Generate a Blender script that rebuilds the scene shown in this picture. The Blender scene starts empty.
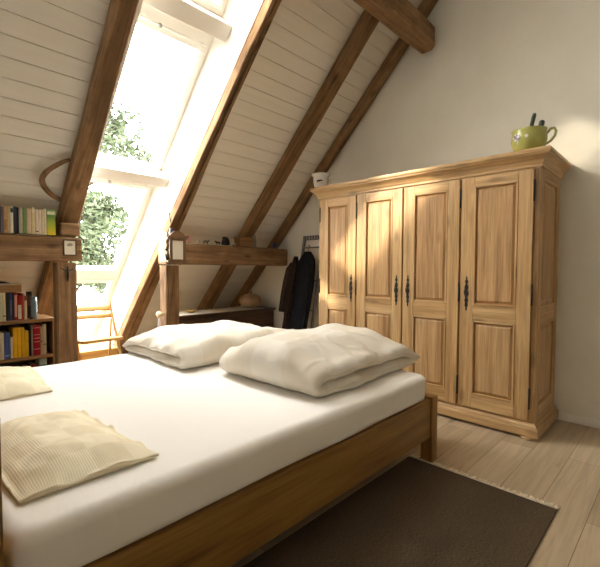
import bpy, bmesh, math, random
from mathutils import Vector, Matrix, noise
random.seed(7)
C = bpy.context.scene.collection
SC = bpy.context.scene
PI = math.pi
I4 = Matrix.Identity(4)

# ------------------------------------------------------------------ materials
def s2l(c):
    return tuple(((v/255)/12.92 if v/255 <= .04045 else ((v/255+.055)/1.055)**2.4) for v in c)

class NT:
    def __init__(s, name):
        s.m = bpy.data.materials.new(name); s.m.use_nodes = True
        s.t = s.m.node_tree; s.t.nodes.clear()
        s.out = s.n('ShaderNodeOutputMaterial'); s.b = s.n('ShaderNodeBsdfPrincipled')
        s.l(s.b.outputs[0], s.out.inputs[0])
    def n(s, t, **k):
        o = s.t.nodes.new(t)
        for a, v in k.items(): setattr(o, a, v)
        return o
    def l(s, a, b): s.t.links.new(a, b)
    def coord(s, scale=(1,1,1), kind='Object', jitter=True):
        tc = s.n('ShaderNodeTexCoord'); mp = s.n('ShaderNodeMapping')
        mp.inputs['Scale'].default_value = scale
        if jitter:
            oi = s.n('ShaderNodeObjectInfo'); ml = s.n('ShaderNodeMath', operation='MULTIPLY'); ml.inputs[1].default_value = 37.0
            s.l(oi.outputs['Random'], ml.inputs[0]); s.l(ml.outputs[0], mp.inputs['Location'])
        s.l(tc.outputs[kind], mp.inputs['Vector']); return mp.outputs[0]
    def noise(s, vec, scale, detail=4, rough=.55, dist=0.):
        o = s.n('ShaderNodeTexNoise'); o.inputs['Scale'].default_value = scale; o.inputs['Detail'].default_value = detail
        o.inputs['Roughness'].default_value = rough; o.inputs['Distortion'].default_value = dist
        s.l(vec, o.inputs['Vector']); return o.outputs['Fac']
    def ramp(s, fac, stops):
        r = s.n('ShaderNodeValToRGB'); e = r.color_ramp.elements
        while len(e) < len(stops): e.new(.5)
        for i, (p, c) in enumerate(stops):
            e[i].position = p; e[i].color = (*c, 1) if not isinstance(c, float) else (c, c, c, 1)
        s.l(fac, r.inputs[0]); return r.outputs[0]
    def mix(s, fac, a, b, mode='MIX'):
        o = s.n('ShaderNodeMix', data_type='RGBA', blend_type=mode)
        for i, v in ((0, fac), (6, a), (7, b)):
            if isinstance(v, (int, float)): o.inputs[i].default_value = v
            elif isinstance(v, tuple): o.inputs[i].default_value = (*v, 1)
            else: s.l(v, o.inputs[i])
        return o.outputs[2]
    def bump(s, h, strength=.2, dist=.01):
        b = s.n('ShaderNodeBump'); b.inputs['Strength'].default_value = strength; b.inputs['Distance'].default_value = dist
        s.l(h, b.inputs['Height']); s.l(b.outputs[0], s.b.inputs['Normal'])
    def col(s, c):
        if isinstance(c, tuple): s.b.inputs['Base Color'].default_value = (*c, 1)
        else: s.l(c, s.b.inputs['Base Color'])
    def rough(s, r, spec=.5):
        s.b.inputs['Roughness'].default_value = r; s.b.inputs['Specular IOR Level'].default_value = spec

def plain(name, c, r=.6, spec=.4, metal=0., var=.12, scale=14.):
    t = NT(name); v = t.coord()
    f = t.noise(v, scale, 3)
    t.col(t.ramp(f, [(.3, tuple(x*(1-var) for x in c)), (.7, tuple(min(1, x*(1+var)) for x in c))]))
    t.rough(r, spec); t.b.inputs['Metallic'].default_value = metal
    return t.m

def wood(name, light, mid, dark, axis, grain=1., knots=.5, rough=.55, spec=.35, bump=.25, contrast=1., crack=0.):
    t = NT(name)
    lo, hi = .55, 9.*grain
    sc = [hi, hi, hi]; sc[axis] = lo
    v = t.coord(tuple(sc))
    f = t.noise(v, 1.6, 6, .6, .9)
    a = .5-.17*contrast; b = .5+.17*contrast
    base = t.ramp(f, [(.5-.2, dark), (.5, mid), (.5+.2, light)])
    sc2 = [70*grain]*3; sc2[axis] = 2.5
    f2 = t.noise(t.coord(tuple(sc2)), 1.3, 3, .6)
    fine = t.ramp(f2, [(.35, .62), (.6, 1.)])
    c = t.mix(.6*contrast, base, fine, 'MULTIPLY')
    big = t.noise(t.coord((1.3, 1.3, 1.3)), 1.2, 2)
    c = t.mix(.35, c, t.ramp(big, [(.35, .7), (.65, 1.)]), 'MULTIPLY')
    if knots:
        vo = t.n('ShaderNodeTexVoronoi'); sc3 = [7.]*3; sc3[axis] = 2.6
        t.l(t.coord(tuple(sc3)), vo.inputs['Vector']); vo.inputs['Scale'].default_value = 1.
        k = t.ramp(vo.outputs['Distance'], [(.07, 1.), (.2, 0.)])
        km = t.n('ShaderNodeMath', operation='MULTIPLY'); km.inputs[1].default_value = knots; t.l(k, km.inputs[0])
        c = t.mix(km.outputs[0], c, tuple(x*.35 for x in dark))
    if crack:
        sc4 = [11.]*3; sc4[axis] = .8
        n4 = t.noise(t.coord(tuple(sc4)), 1., 3, .55, .6)
        ck = t.ramp(n4, [(.485, 0.), (.5, 1.), (.515, 0.)])
        n5 = t.noise(t.coord((2.2, 2.2, 2.2)), 1., 2)
        ck = t.mix(1., ck, t.ramp(n5, [(.5, 0.), (.58, 1.)]), 'MULTIPLY')
        km = t.n('ShaderNodeMath', operation='MULTIPLY'); km.inputs[1].default_value = crack; t.l(ck, km.inputs[0])
        c = t.mix(km.outputs[0], c, tuple(x*.3 for x in dark))
        mo = t.noise(t.coord((5, 5, 5)), 1.5, 5, .7)
        c = t.mix(.55, c, t.ramp(mo, [(.35, .62), (.6, 1.08)]), 'MULTIPLY')
    t.col(c); t.rough(rough, spec); t.bump(f2, bump, .004)
    return t.m

M = {}
BE_L, BE_M, BE_D = (.37, .222, .112), (.27, .155, .073), (.15, .08, .036)
for i, a in enumerate('xyz'):
    M['beam_'+a] = wood('old_timber_'+a, BE_L, BE_M, BE_D, i, 1., .8, .75, .2, .5, 1., .8)
    M['pine_'+a] = wood('waxed_pine_'+a, (.66, .45, .225), (.555, .35, .155), (.38, .215, .085), i, 1.1, .5, .42, .4, .25, 1.15)
    M['pine_panel_'+a] = wood('waxed_pine_panel_'+a, (.63, .42, .21), (.53, .32, .145), (.36, .195, .08), i, 1.25, .55, .42, .4, .25, 1.25)
    M['oak_'+a] = wood('oiled_oak_'+a, (.36, .195, .052), (.28, .142, .032), (.17, .08, .016), i, .9, .2, .42, .4, .15)
    M['dark_'+a] = wood('dark_walnut_'+a, (.085, .042, .02), (.055, .026, .012), (.026, .012, .006), i, 1., .2, .4, .4, .15)
    M['walnut_'+a] = wood('walnut_'+a, (.19, .105, .05), (.13, .07, .032), (.07, .035, .015), i, 1., .2, .4, .4, .15)
    M['shelf_'+a] = wood('shelf_wood_'+a, (.36, .2, .08), (.28, .145, .052), (.17, .08, .026), i, 1., .25, .5, .3, .15)
    M['beech_'+a] = wood('chair_beech_'+a, (.72, .46, .17), (.62, .36, .11), (.45, .23, .06), i, 1., .1, .4, .4, .1)
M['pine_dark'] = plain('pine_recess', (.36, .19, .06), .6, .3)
M['white_paint'] = plain('white_lacquer', (.84, .82, .77), .35, .4, 0, .02, 5)
M['ceiling'] = None
t = NT('white_painted_boards'); v = t.coord((1.5, 1., 1.), jitter=False)
f = t.noise(t.coord((14, .8, 14)), 1.5, 4, .6)
t.col(t.ramp(f, [(.3, (.74, .70, .615)), (.7, (.79, .75, .665))])); t.rough(.6, .3); t.bump(f, .06, .003); M['ceiling'] = t.m
t = NT('lime_plaster'); v = t.coord(jitter=False)
f = t.noise(v, 3.2, 8, .62); g = t.noise(v, 60, 4)
t.col(t.ramp(f, [(.3, (.735, .71, .615)), (.7, (.785, .76, .67))])); t.rough(.9, .15); t.bump(g, .12, .004); M['plaster'] = t.m
M['low_bounce_plaster'] = plain('low_bounce_plaster', (.40, .36, .29), .9, .1, 0, .06, 3)  # unseen walls toned darker to cut the bounced fill
# floor planks run along Y
t = NT('pale_oak_planks')
tc = t.n('ShaderNodeTexCoord'); mp = t.n('ShaderNodeMapping'); mp.inputs['Rotation'].default_value = (0, 0, PI/2); mp.inputs['Location'].default_value = (.4, .12, 0)
t.l(tc.outputs['Object'], mp.inputs[0])
br = t.n('ShaderNodeTexBrick'); t.l(mp.outputs[0], br.inputs['Vector'])
br.inputs['Scale'].default_value = 1.; br.inputs['Brick Width'].default_value = 1.9; br.inputs['Row Height'].default_value = .2
br.inputs['Mortar Size'].default_value = .0016; br.inputs['Mortar Smooth'].default_value = .2; br.inputs['Bias'].default_value = 0.
br.offset = .37
br.inputs['Color1'].default_value = (.40, .305, .195, 1); br.inputs['Color2'].default_value = (.52, .415, .285, 1); br.inputs['Mortar'].default_value = (.16, .11, .07, 1)
gr = t.noise(t.coord((16, .9, 1), jitter=False), 1.5, 6, .6, 1.2)
c = t.mix(.75, br.outputs['Color'], t.ramp(gr, [(.3, .66), (.62, 1.)]), 'MULTIPLY')
vo = t.n('ShaderNodeTexVoronoi'); vo.inputs['Scale'].default_value = 1.; t.l(t.coord((5.5, 1.9, 1), jitter=False), vo.inputs['Vector'])
kn = t.ramp(vo.outputs['Distance'], [(.05, .55), (.17, 0.)])
c = t.mix(kn, c, (.13, .085, .05))
t.col(c); t.rough(.5, .35); t.bump(br.outputs['Fac'], -.25, .003); M['floor'] = t.m

t = NT('white_cotton_sheet'); v = t.coord((1, 1, 1), jitter=False)
f = t.noise(v, 5, 3, .5, .6); f2 = t.noise(t.coord((1, 3, 2), jitter=False), 2.2, 4, .5, .8)
s = t.n('ShaderNodeMath', operation='ADD'); t.l(f, s.inputs[0]); t.l(f2, s.inputs[1])
t.col((.88, .86, .825)); t.rough(.85, .1); t.bump(s.outputs[0], .18, .02); M['sheet'] = t.m

def jacquard(name, c1, c2, sq=.12, bumpy=.35):
    t = NT(name); uv = t.coord((1/sq, 1/sq, 1), 'UV', False)
    ck = t.n('ShaderNodeTexChecker'); ck.inputs['Scale'].default_value = 1.; t.l(uv, ck.inputs['Vector'])
    ck.inputs['Color1'].default_value = (*c1, 1); ck.inputs['Color2'].default_value = (*c2, 1)
    w = t.n('ShaderNodeTexWave', wave_type='BANDS', bands_direction='X'); w.inputs['Scale'].default_value = 34*sq/.12*.35; w.inputs['Distortion'].default_value = 2.2
    w.inputs['Detail'].default_value = 2.; w.inputs['Detail Scale'].default_value = 2.
    t.l(uv, w.inputs['Vector'])
    f = t.noise(t.coord(jitter=False), 9, 4, .55, .5)
    ad = t.n('ShaderNodeMath', operation='MULTIPLY_ADD'); t.l(w.outputs['Fac'], ad.inputs[0]); ad.inputs[1].default_value = .25; t.l(f, ad.inputs[2])
    c = t.mix(.12, ck.outputs['Color'], w.outputs['Color'], 'MULTIPLY')
    t.col(c); t.rough(.9, .1); t.bump(ad.outputs[0], bumpy, .012)
    t.b.inputs['Sheen Weight'].default_value = .1
    return t.m
M['duvet'] = jacquard('cream_jacquard', (.82, .775, .685), (.775, .71, .60), .23)

def waffle(name, c1, c2):
    t = NT(name); uv = t.coord((1, 1, 1), 'UV', False)
    w1 = t.n('ShaderNodeTexWave', wave_type='BANDS', bands_direction='X'); w1.inputs['Scale'].default_value = 44.; w1.inputs['Distortion'].default_value = .8
    w2 = t.n('ShaderNodeTexWave', wave_type='BANDS', bands_direction='Y'); w2.inputs['Scale'].default_value = 38.; w2.inputs['Distortion'].default_value = .8
    for w in (w1, w2): w.inputs['Detail Scale'].default_value = 1.5; t.l(uv, w.inputs['Vector'])
    a = t.n('ShaderNodeMath', operation='ADD'); t.l(w1.outputs['Fac'], a.inputs[0]); t.l(w2.outputs['Fac'], a.inputs[1])
    h = t.n('ShaderNodeMath', operation='MULTIPLY'); h.inputs[1].default_value = .5; t.l(a.outputs[0], h.inputs[0])
    f = t.noise(t.coord(jitter=False), 7, 3)
    c = t.mix(.35, t.ramp(h.outputs[0], [(.1, c2), (.7, c1)]), t.ramp(f, [(.35, .92), (.65, 1.)]), 'MULTIPLY')
    ck = t.n('ShaderNodeTexChecker'); ck.inputs['Scale'].default_value = 9.; ck.inputs['Color1'].default_value = (1, 1, 1, 1); ck.inputs['Color2'].default_value = (.93, .91, .87, 1); t.l(uv, ck.inputs['Vector'])
    c = t.mix(1., c, ck.outputs['Color'], 'MULTIPLY')
    t.col(c); t.rough(.95, .05); t.bump(h.outputs[0], .22, .004); return t.m
M['pillow'] = waffle('cream_seersucker', (.88, .815, .64), (.83, .75, .56))

t = NT('brown_wool_weave'); v = t.coord((1, 1, 1), jitter=False)
w1 = t.noise(t.coord((90, 260, 1), jitter=False), 1, 2); w2 = t.noise(v, 3, 4)
c = t.mix(.5, t.ramp(w1, [(.3, (.05, .036, .023)), (.7, (.135, .098, .063))]), t.ramp(w2, [(.3, .7), (.7, 1.)]), 'MULTIPLY')
t.col(c); t.rough(1., .05); t.bump(w1, .5, .004); M['rug'] = t.m
M['fringe'] = plain('raw_wool_fringe', (.70, .61, .48), .95, .05, 0, .2, 60)
M['iron'] = plain('black_iron', (.035, .03, .026), .5, .5, .6, .3)
M['steel_grey'] = plain('grey_lacquered_rack', (.16, .155, .15), .45, .4, .3)
M['black_cloth'] = plain('black_wool_cloth', (.012, .012, .014), .95, .05, 0, .3, 30)
M['brown_cloth'] = plain('dark_brown_cloth', (.03, .019, .014), .95, .05, 0, .3, 30)
M['lime'] = plain('lime_green_glaze', (.40, .385, .105), .2, .6, 0, .12, 6)
M['white_glaze'] = plain('white_glaze', (.75, .72, .66), .2, .6, 0, .04, 6)
M['ink'] = plain('dark_ink', (.03, .03, .04), .5, .3)
M['bottle_green'] = plain('dark_green_handle', (.018, .035, .012), .3, .5)
M['blossom'] = plain('pale_blossom_paint', (.72, .68, .66), .3, .5)
M['blossom_dark'] = plain('violet_blossom_paint', (.16, .10, .14), .3, .5)
M['frost'] = plain('pale_fabric_panel', (.62, .585, .47), .7, .2, 0, .04, 40)
M['paper'] = plain('book_paper', (.62, .54, .4), .9, .1)
M['print'] = plain('cream_print_paper', (.74, .69, .54), .8, .1, 0, .03)
M['print_ink'] = plain('grey_print_ink', (.32, .30, .24), .8, .1)
M['gourd'] = plain('tan_gourd', (.34, .215, .115), .55, .3, 0, .25, 9)
M['gold'] = plain('brass_dish', (.62, .43, .14), .35, .5, .5)
M['knob'] = plain('bone_knob', (.78, .66, .43), .4, .4, 0, .05)
M['gasket'] = plain('grey_gasket', (.42, .42, .40), .5, .3)
M['chrome'] = plain('grey_metal', (.42, .42, .42), .3, .5, .8)
M['tin_grey'] = plain('figurine_grey', (.10, .095, .085), .5, .3)
M['tin_black'] = plain('figurine_black', (.012, .012, .012), .35, .4)
M['tin_pale'] = plain('figurine_pale', (.42, .38, .32), .5, .3)
M['pink'] = plain('dull_pink_wax', (.34, .10, .12), .6, .3)
M['blue'] = plain('blue_glaze', (.055, .065, .16), .35, .4)
M['violet'] = plain('dark_violet_glass', (.035, .03, .055), .3, .5)
M['glass_blue'] = plain('blue_grey_glass', (.13, .20, .25), .15, .6)
M['teal'] = plain('pale_teal_card', (.40, .50, .46), .7, .2)
M['bark'] = plain('tree_bark', (.05, .04, .03), .9, .1)
t = NT('leaf'); f = t.noise(t.coord(jitter=False), 1.4, 3)
t.col(t.ramp(f, [(.3, (.036, .050, .029)), (.7, (.072, .092, .052))])); t.rough(.7, .1); M['leaf'] = t.m
M['gravel'] = plain('pale_gravel', (.34, .32, .28), .95, .05, 0, .12, 4)
t = NT('lawn'); f = t.noise(t.coord(jitter=False), 2, 5)
t.col(t.ramp(f, [(.3, (.02, .03, .012)), (.7, (.045, .06, .024))])); t.rough(.95, .05); M['lawn'] = t.m
# clear pane
t = NT('window_glass'); tr = t.n('ShaderNodeBsdfTransparent'); tr.inputs[0].default_value = (.98, .985, .98, 1)
gl = t.n('ShaderNodeBsdfGlossy'); gl.inputs['Roughness'].default_value = .02; mx = t.n('ShaderNodeMixShader')
mx.inputs[0].default_value = .03; t.l(tr.outputs[0], mx.inputs[1]); t.l(gl.outputs[0], mx.inputs[2])
t.l(mx.outputs[0], t.out.inputs[0]); M['glass'] = t.m

t = NT('sun_diffuser_cloth'); df = t.n('ShaderNodeBsdfTranslucent'); df.inputs[0].default_value = (.9, .88, .84, 1); tl = t.n('ShaderNodeBsdfTransparent'); tl.inputs[0].default_value = (1, .99, .97, 1)
mx = t.n('ShaderNodeMixShader'); mx.inputs[0].default_value = .36; t.l(df.outputs[0], mx.inputs[1]); t.l(tl.outputs[0], mx.inputs[2]); t.l(mx.outputs[0], t.out.inputs[0]); M['diffuser'] = t.m  # cloth of the added sun diffuser, lets part of the beam through
_bk = {}
def bookmat(c):
    if c not in _bk:
        _bk[c] = plain('book_cloth', s2l(c), .6, .25, 0, .06, 30)
    return _bk[c]

# ------------------------------------------------------------------ mesh helpers
class MB:
    def __init__(s): s.bm = bmesh.new(); s.mi = 0; s.uv = None
    def face(s, vs, smooth=False):
        try: f = s.bm.faces.new(vs)
        except ValueError: return None
        f.material_index = s.mi; f.smooth = smooth; return f
    def box(s, lo, hi, m=None, taper=None):
        c = [(x, y, z) for z in (lo[2], hi[2]) for y in (lo[1], hi[1]) for x in (lo[0], hi[0])]
        v = [s.bm.verts.new((m @ Vector(p)) if m else p) for p in c]
        for f in ((0, 2, 3, 1), (4, 5, 7, 6), (0, 1, 5, 4), (2, 6, 7, 3), (0, 4, 6, 2), (1, 3, 7, 5)): s.face([v[i] for i in f])
        return s
    def prism(s, poly, axis, a, b, m=None):
        """poly: 2-D points in the two other axes (order kept), extruded along axis from a to b"""
        def P(p, h):
            q = list(p); q.insert(axis, h); q = Vector(q); return m @ q if m else q
        A = [s.bm.verts.new(P(p, a)) for p in poly]; B = [s.bm.verts.new(P(p, b)) for p in poly]
        n = len(poly); s.face(A[::-1]); s.face(B)
        for i in range(n): s.face([A[i], A[(i+1) % n], B[(i+1) % n], B[i]])
        return s
    def frustum(s, r0, r1, axis, a, b):
        """rect r0=(u0,v0,u1,v1) at a to r1 at b"""
        def ring(r, h):
            out = []
            for p in ((r[0], r[1]), (r[2], r[1]), (r[2], r[3]), (r[0], r[3])):
                q = list(p); q.insert(axis, h); out.append(s.bm.verts.new(q))
            return out
        A, B = ring(r0, a), ring(r1, b); s.face(A[::-1]); s.face(B)
        for i in range(4): s.face([A[i], A[(i+1) % 4], B[(i+1) % 4], B[i]])
        return s
    def lathe(s, prof, seg=24, c=(0, 0, 0), m=None, sx=1, sy=1):
        rings = []
        for r, z in prof:
            if r < 1e-6:
                p = Vector((c[0], c[1], c[2]+z)); rings.append([s.bm.verts.new(m @ p if m else p)]); continue
            ring = []
            for i in range(seg):
                a = 2*PI*i/seg; p = Vector((c[0]+r*sx*math.cos(a), c[1]+r*sy*math.sin(a), c[2]+z)); ring.append(s.bm.verts.new(m @ p if m else p))
            rings.append(ring)
        for A, B in zip(rings, rings[1:]):
            for i in range(seg):
                j = (i+1) % seg
                if len(A) == 1 and len(B) == 1: continue
                if len(A) == 1: s.face([A[0], B[i], B[j]], True)
                elif len(B) == 1: s.face([A[i], A[j], B[0]], True)
                else: s.face([A[i], A[j], B[j], B[i]], True)
        return s
    def tube(s, pts, r, seg=10, flat=1., caps=True):
        pts = [Vector(p) for p in pts]; n = len(pts); rs = r if isinstance(r, (list, tuple)) else [r]*n
        rings = []; up = None
        for i, p in enumerate(pts):
            d = (pts[min(i+1, n-1)]-pts[max(i-1, 0)]).normalized()
            if up is None:
                up = Vector((0, 0, 1)) if abs(d.z) < .9 else Vector((0, 1, 0))
            u = (up-d*up.dot(d)).normalized(); w = d.cross(u); up = u
            rings.append([s.bm.verts.new(p+u*rs[i]*math.cos(2*PI*k/seg)+w*rs[i]*flat*math.sin(2*PI*k/seg)) for k in range(seg)])
        for A, B in zip(rings, rings[1:]):
            for k in range(seg): s.face([A[k], A[(k+1) % seg], B[(k+1) % seg], B[k]], True)
        if caps: s.face(rings[0][::-1]); s.face(rings[-1])
        return s
    def grid(s, nu, nv, fn, uvfn=None, smooth=True, closed_u=False):
        V = [[s.bm.verts.new(fn(i/(nu-(0 if closed_u else 1)), j/(nv-1))) for j in range(nv)] for i in range(nu)]
        if uvfn and s.uv is None: s.uv = s.bm.loops.layers.uv.new('UVMap')
        for i in range(nu if closed_u else nu-1):
            for j in range(nv-1):
                ii = (i+1) % nu
                f = s.face([V[i][j], V[ii][j], V[ii][j+1], V[i][j+1]], smooth)
                if uvfn and f:
                    for lp, (a, b) in zip(f.loops, ((i, j), (i+1, j), (i+1, j+1), (i, j+1))):
                        lp[s.uv].uv = uvfn(a/(nu-(0 if closed_u else 1)), b/(nv-1))
        return V
    def build(s, name, mats, parent=None, frame=None, bevel=0, seg=2, weld=False, subsurf=0, basis=None, smooth=False):
        if weld: bmesh.ops.remove_doubles(s.bm, verts=s.bm.verts, dist=1e-5)
        bmesh.ops.recalc_face_normals(s.bm, faces=s.bm.faces)
        if frame is not None: s.bm.transform(frame)
        pm = I4
        p = parent
        chain = []
        while p is not None: chain.append(p); p = p.parent
        for q in chain: pm = q.matrix_basis @ pm
        if parent is not None: s.bm.transform(pm.inverted())
        elif basis is not None: s.bm.transform(basis.inverted())
        me = bpy.data.meshes.new(name); s.bm.to_mesh(me); s.bm.free()
        if smooth:
            for f in me.polygons: f.use_smooth = True
        o = bpy.data.objects.new(name, me); C.objects.link(o)
        for m in (mats if isinstance(mats, (list, tuple)) else [mats]): me.materials.append(M[m] if isinstance(m, str) else m)
        if parent is not None: o.parent = parent
        elif basis is not None: o.matrix_basis = basis
        if bevel:
            b = o.modifiers.new('Bevel', 'BEVEL'); b.width = bevel; b.segments = seg; b.limit_method = 'ANGLE'; b.angle_limit = math.radians(40); b.harden_normals = False
        if subsurf:
            b = o.modifiers.new('Subdivision', 'SUBSURF'); b.levels = subsurf; b.render_levels = subsurf
        return o

def tag(o, label, cat, group=None, kind=None):
    o['label'] = label; o['category'] = cat
    if group: o['group'] = group
    if kind: o['kind'] = kind
    return o
def thing(name, label, cat, loc=(0, 0, 0), rotz=0, group=None, basis=None):
    o = bpy.data.objects.new(name, None); C.objects.link(o); o.empty_display_size = .05
    o.matrix_basis = basis if basis is not None else Matrix.Translation(loc) @ Matrix.Rotation(rotz, 4, 'Z')
    return tag(o, label, cat, group)
def struct(o, kind='structure'): o['kind'] = kind; return o

def beam(name, mats, a0, a1, sect, axis, parent=None, frame=None, jit=.006, seed=0, seg=24, basis=None, cap_round=0.):
    """beam along axis (0,1,2) from a0 to a1; sect: list of 2-D points in the other two axes or fn(t)->points"""
    b = MB(); rings = []
    for i in range(seg+1):
        t = i/seg; h = a0+(a1-a0)*t; pts = sect(t) if callable(sect) else sect
        cu = sum(p[0] for p in pts)/len(pts); cv = sum(p[1] for p in pts)/len(pts)
        k = 1.
        if cap_round and i in (0, seg): k = 1-cap_round
        ring = []
        for j, p in enumerate(pts):
            nz = noise.noise_vector(Vector((h*2.3+seed*9, j*.37+seed, seed*3.1)))
            q = [cu+(p[0]-cu)*k+nz[0]*jit, cv+(p[1]-cv)*k+nz[1]*jit]; q.insert(axis, h); ring.append(b.bm.verts.new(q))
        rings.append(ring)
    n = len(rings[0])
    for A, B in zip(rings, rings[1:]):
        for j in range(n): b.face([A[j], A[(j+1) % n], B[(j+1) % n], B[j]])
    b.face(rings[0][::-1]); b.face(rings[-1])
    return b.build(name, mats, parent, frame, basis=basis)

def chrect(u0, v0, u1, v1, c=.012):
    return [(u0+c, v0), (u1-c, v0), (u1, v0+c), (u1, v1-c), (u1-c, v1), (u0+c, v1), (u0, v1-c), (u0, v0+c)]

# ------------------------------------------------------------------ slope frame: local x = up the roof, y = along the ridge, z = outward
SX = Vector((.70010, 0, .71404)); SN = Vector((-.71404, 0, .70010))
S0 = Vector((-5.441, 0, 0))
SLOPE = Matrix(((SX.x, 0, SN.x, S0.x), (0, 1, 0, 0), (SX.z, 0, SN.z, 0), (0, 0, 0, 1)))
D = 3.74; YB = -1.9; XR = 2.6; RX = -.15
SR = (RX+5.441)/.7001          # s of the ridge at n=0
Y0, Y1 = 1.185, 1.985          # skylight bay

# ------------------------------------------------------------------ shell
b = MB(); b.box((-5.7, YB-.1, -.12), (XR+.1, D+.15, 0)); struct(b.build('floor', 'floor'))
zt = lambda x: 1.02*x+5.75
zr = lambda x: zt(RX)-1.02*(x-RX)
gp = [(-5.7, -.1), (XR+.1, -.1), (XR+.1, zr(XR+.1)+.1), (RX, zt(RX)+.1), (-5.7, .05)]
b = MB(); b.prism(gp, 1, D, D+.15); struct(b.build('wall_gable', 'plaster'))
HX0, HX1, HZ0, HZ1 = -1.4, -.9, 2.45, 3.05  # opening for the added fill window
b = MB()
for q in ([(-5.7, -.1), (XR+.1, -.1), (XR+.1, HZ0), (-3.58, HZ0), (-5.7, -.06)], [(-3.58, HZ0), (HX0, HZ0), (HX0, HZ1), (-2.40, HZ1)],
          [(HX1, HZ0), (XR+.1, HZ0), (XR+.1, zr(XR+.1)), (2.1, HZ1), (HX1, HZ1)], [(-2.40, HZ1), (2.1, HZ1), (RX, zt(RX)+.1)]): b.prism(q, 1, YB-.15, YB)
struct(b.build('wall_back', 'low_bounce_plaster'))
b = MB(); b.box((XR, YB, 0), (XR+.15, D, zr(XR))); struct(b.build('wall_right', 'low_bounce_plaster'))

PITCH, PH = .1337, 3.681
def boards(bm, s0, s1, y0, y1):
    ss = [s0]; k = math.ceil((s0-PH)/PITCH)
    prof = [(s0, .12)]
    while True:
        x = PH+k*PITCH; k += 1
        if x > s1-.01: break
        if x < s0+.01: continue
        prof += [(x-.0035, .12), (x-.001, .129), (x+.001, .129), (x+.0035, .12)]
    prof.append((s1, .12))
    A = [bm.bm.verts.new((p, y0, n)) for p, n in prof]; B = [bm.bm.verts.new((p, y1, n)) for p, n in prof]
    for i in range(len(prof)-1): bm.face([A[i], A[i+1], B[i+1], B[i]])
STOP = 5.95; SBOT = -.05
b = MB(); boards(b, -.2, SR+.15, YB, Y0); boards(b, -.2, SR+.15, Y1+.10, D); boards(b, STOP, SR+.15, Y0, Y1+.10)
struct(b.build('ceiling', 'ceiling', basis=SLOPE, frame=SLOPE))
# opposite slope, with one skylight opening
RS = Matrix(((-SX.x, 0, -SN.x, 2*RX-S0.x), (0, 1, 0, 0), (SX.z, 0, SN.z, 0), (0, 0, 0, 1)))
b = MB(); boards(b, 2.0, SR+.15, YB, D)
struct(b.build('ceiling', 'ceiling', basis=RS, frame=RS))

# window bay linings (white)
b = MB(); b.prism([(Y1+.082, .092), (Y1+.11, .118), (Y1+.03, .46), (Y1, .46), (Y1, .40)], 0, SBOT, STOP+.05); struct(b.build('trim_1', 'white_paint', frame=SLOPE, basis=SLOPE))
b = MB(); b.prism([(Y0-.03, .118), (Y0+.075, .118), (Y0, .40), (Y0, .46), (Y0-.03, .46)], 0, SBOT, STOP+.05); struct(b.build('trim_2', 'white_paint', frame=SLOPE, basis=SLOPE))
b = MB(); b.box((2.555, Y0, .255), (2.664, Y1+.03, .45)); struct(b.build('trim_3', 'white_paint', frame=SLOPE, basis=SLOPE, bevel=.006))
b = MB(); b.box((4.02, Y0, .255), (4.155, Y1+.03, .45)); struct(b.build('trim_4', 'white_paint', frame=SLOPE, basis=SLOPE, bevel=.006))
# apron under the low window, then the boarded low part and its ledge
b = MB(); b.box((-5.32, Y0-.03, 0), (-5.2, Y1+.08, .165)); b.box((-5.75, Y0-.03, .165), (-5.17, Y1+.08, .19)); struct(b.build('trim_5', 'beech_y'))
b = MB(); b.box((STOP, Y0, .1), (STOP+.06, Y1, .46)); struct(b.build('trim_6', 'white_paint', frame=SLOPE, basis=SLOPE))
b = MB(); b.box((.3, 3.728, .03), (SR-.05, D, .12)); struct(b.build('trim_8', 'white_paint', frame=SLOPE, basis=SLOPE))
# baseboards
b = MB(); b.box((-4.9, D-.014, 0), (XR, D, .062)); struct(b.build('baseboard_gable', 'white_paint', bevel=.004))

def ring(bm, s0, y0, s1, y1, w, n0, n1):
    bm.box((s0, y0, n0), (s0+w, y1, n1)); bm.box((s1-w, y0, n0), (s1, y1, n1))
    bm.box((s0+w, y0, n0), (s1-w, y0+w, n1)); bm.box((s0+w, y1-w, n0), (s1-w, y1, n1))
def window(i, g0, g1, o0, o1, fr=SLOPE, y0=Y0, y1=Y1, bar=True):
    w = bpy.data.objects.new('window_%d' % i, None); C.objects.link(w); w.matrix_basis = fr @ Matrix.Translation(((g0+g1)/2, (y0+y1)/2, .4)); struct(w)
    b = MB(); gy0, gy1 = y0+.085, y1-.08
    # outer frame
    b.box((o0, y0, .40), (g0-.045, y1, .47)); b.box((g1+.045, y0, .40), (o1, y1, .47)); b.box((g0-.045, y0, .40), (g1+.045, y0+.05, .47)); b.box((g0-.045, y1-.05, .40), (g1+.045, y1, .47))
    b.build('window_frame', 'white_paint', w, fr, bevel=.004)
    b = MB(); ring(b, g0-.042, gy0-.042, g1+.042, gy1+.042, .042, .385, .455); b.build('sash', 'white_paint', w, fr, bevel=.005)
    b = MB(); ring(b, g0-.004, gy0-.004, g1+.004, gy1+.004, .007, .412, .43); b.build('gasket', 'gasket', w, fr)
    b = MB(); b.box((g0, gy0, .424), (g1, gy1, .430)); b.build('pane', 'glass', w, fr)
    if bar:
        b = MB(); b.tube([(g1+.062, y0+.02, .350), (g1+.062, y1-.06, .350)], .010, 8)
        for yy in (y0+.06, y1-.1): b.box((g1+.054, yy, .350), (g1+.070, yy+.02, .40))
        hb = b.build('ventilation_bar', 'white_paint', w, fr)
        b = MB(); b.lathe([(0, -.014), (.014, -.012), (.017, 0), (.014, .012), (0, .014)], 12, (0, 0, 0), Matrix.Translation((g1+.062, y0+.33, .345))); b.build('knob', 'chrome', hb, fr)
    return w
window(1, 1.262, 2.408, 1.10, 2.60)
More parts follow.
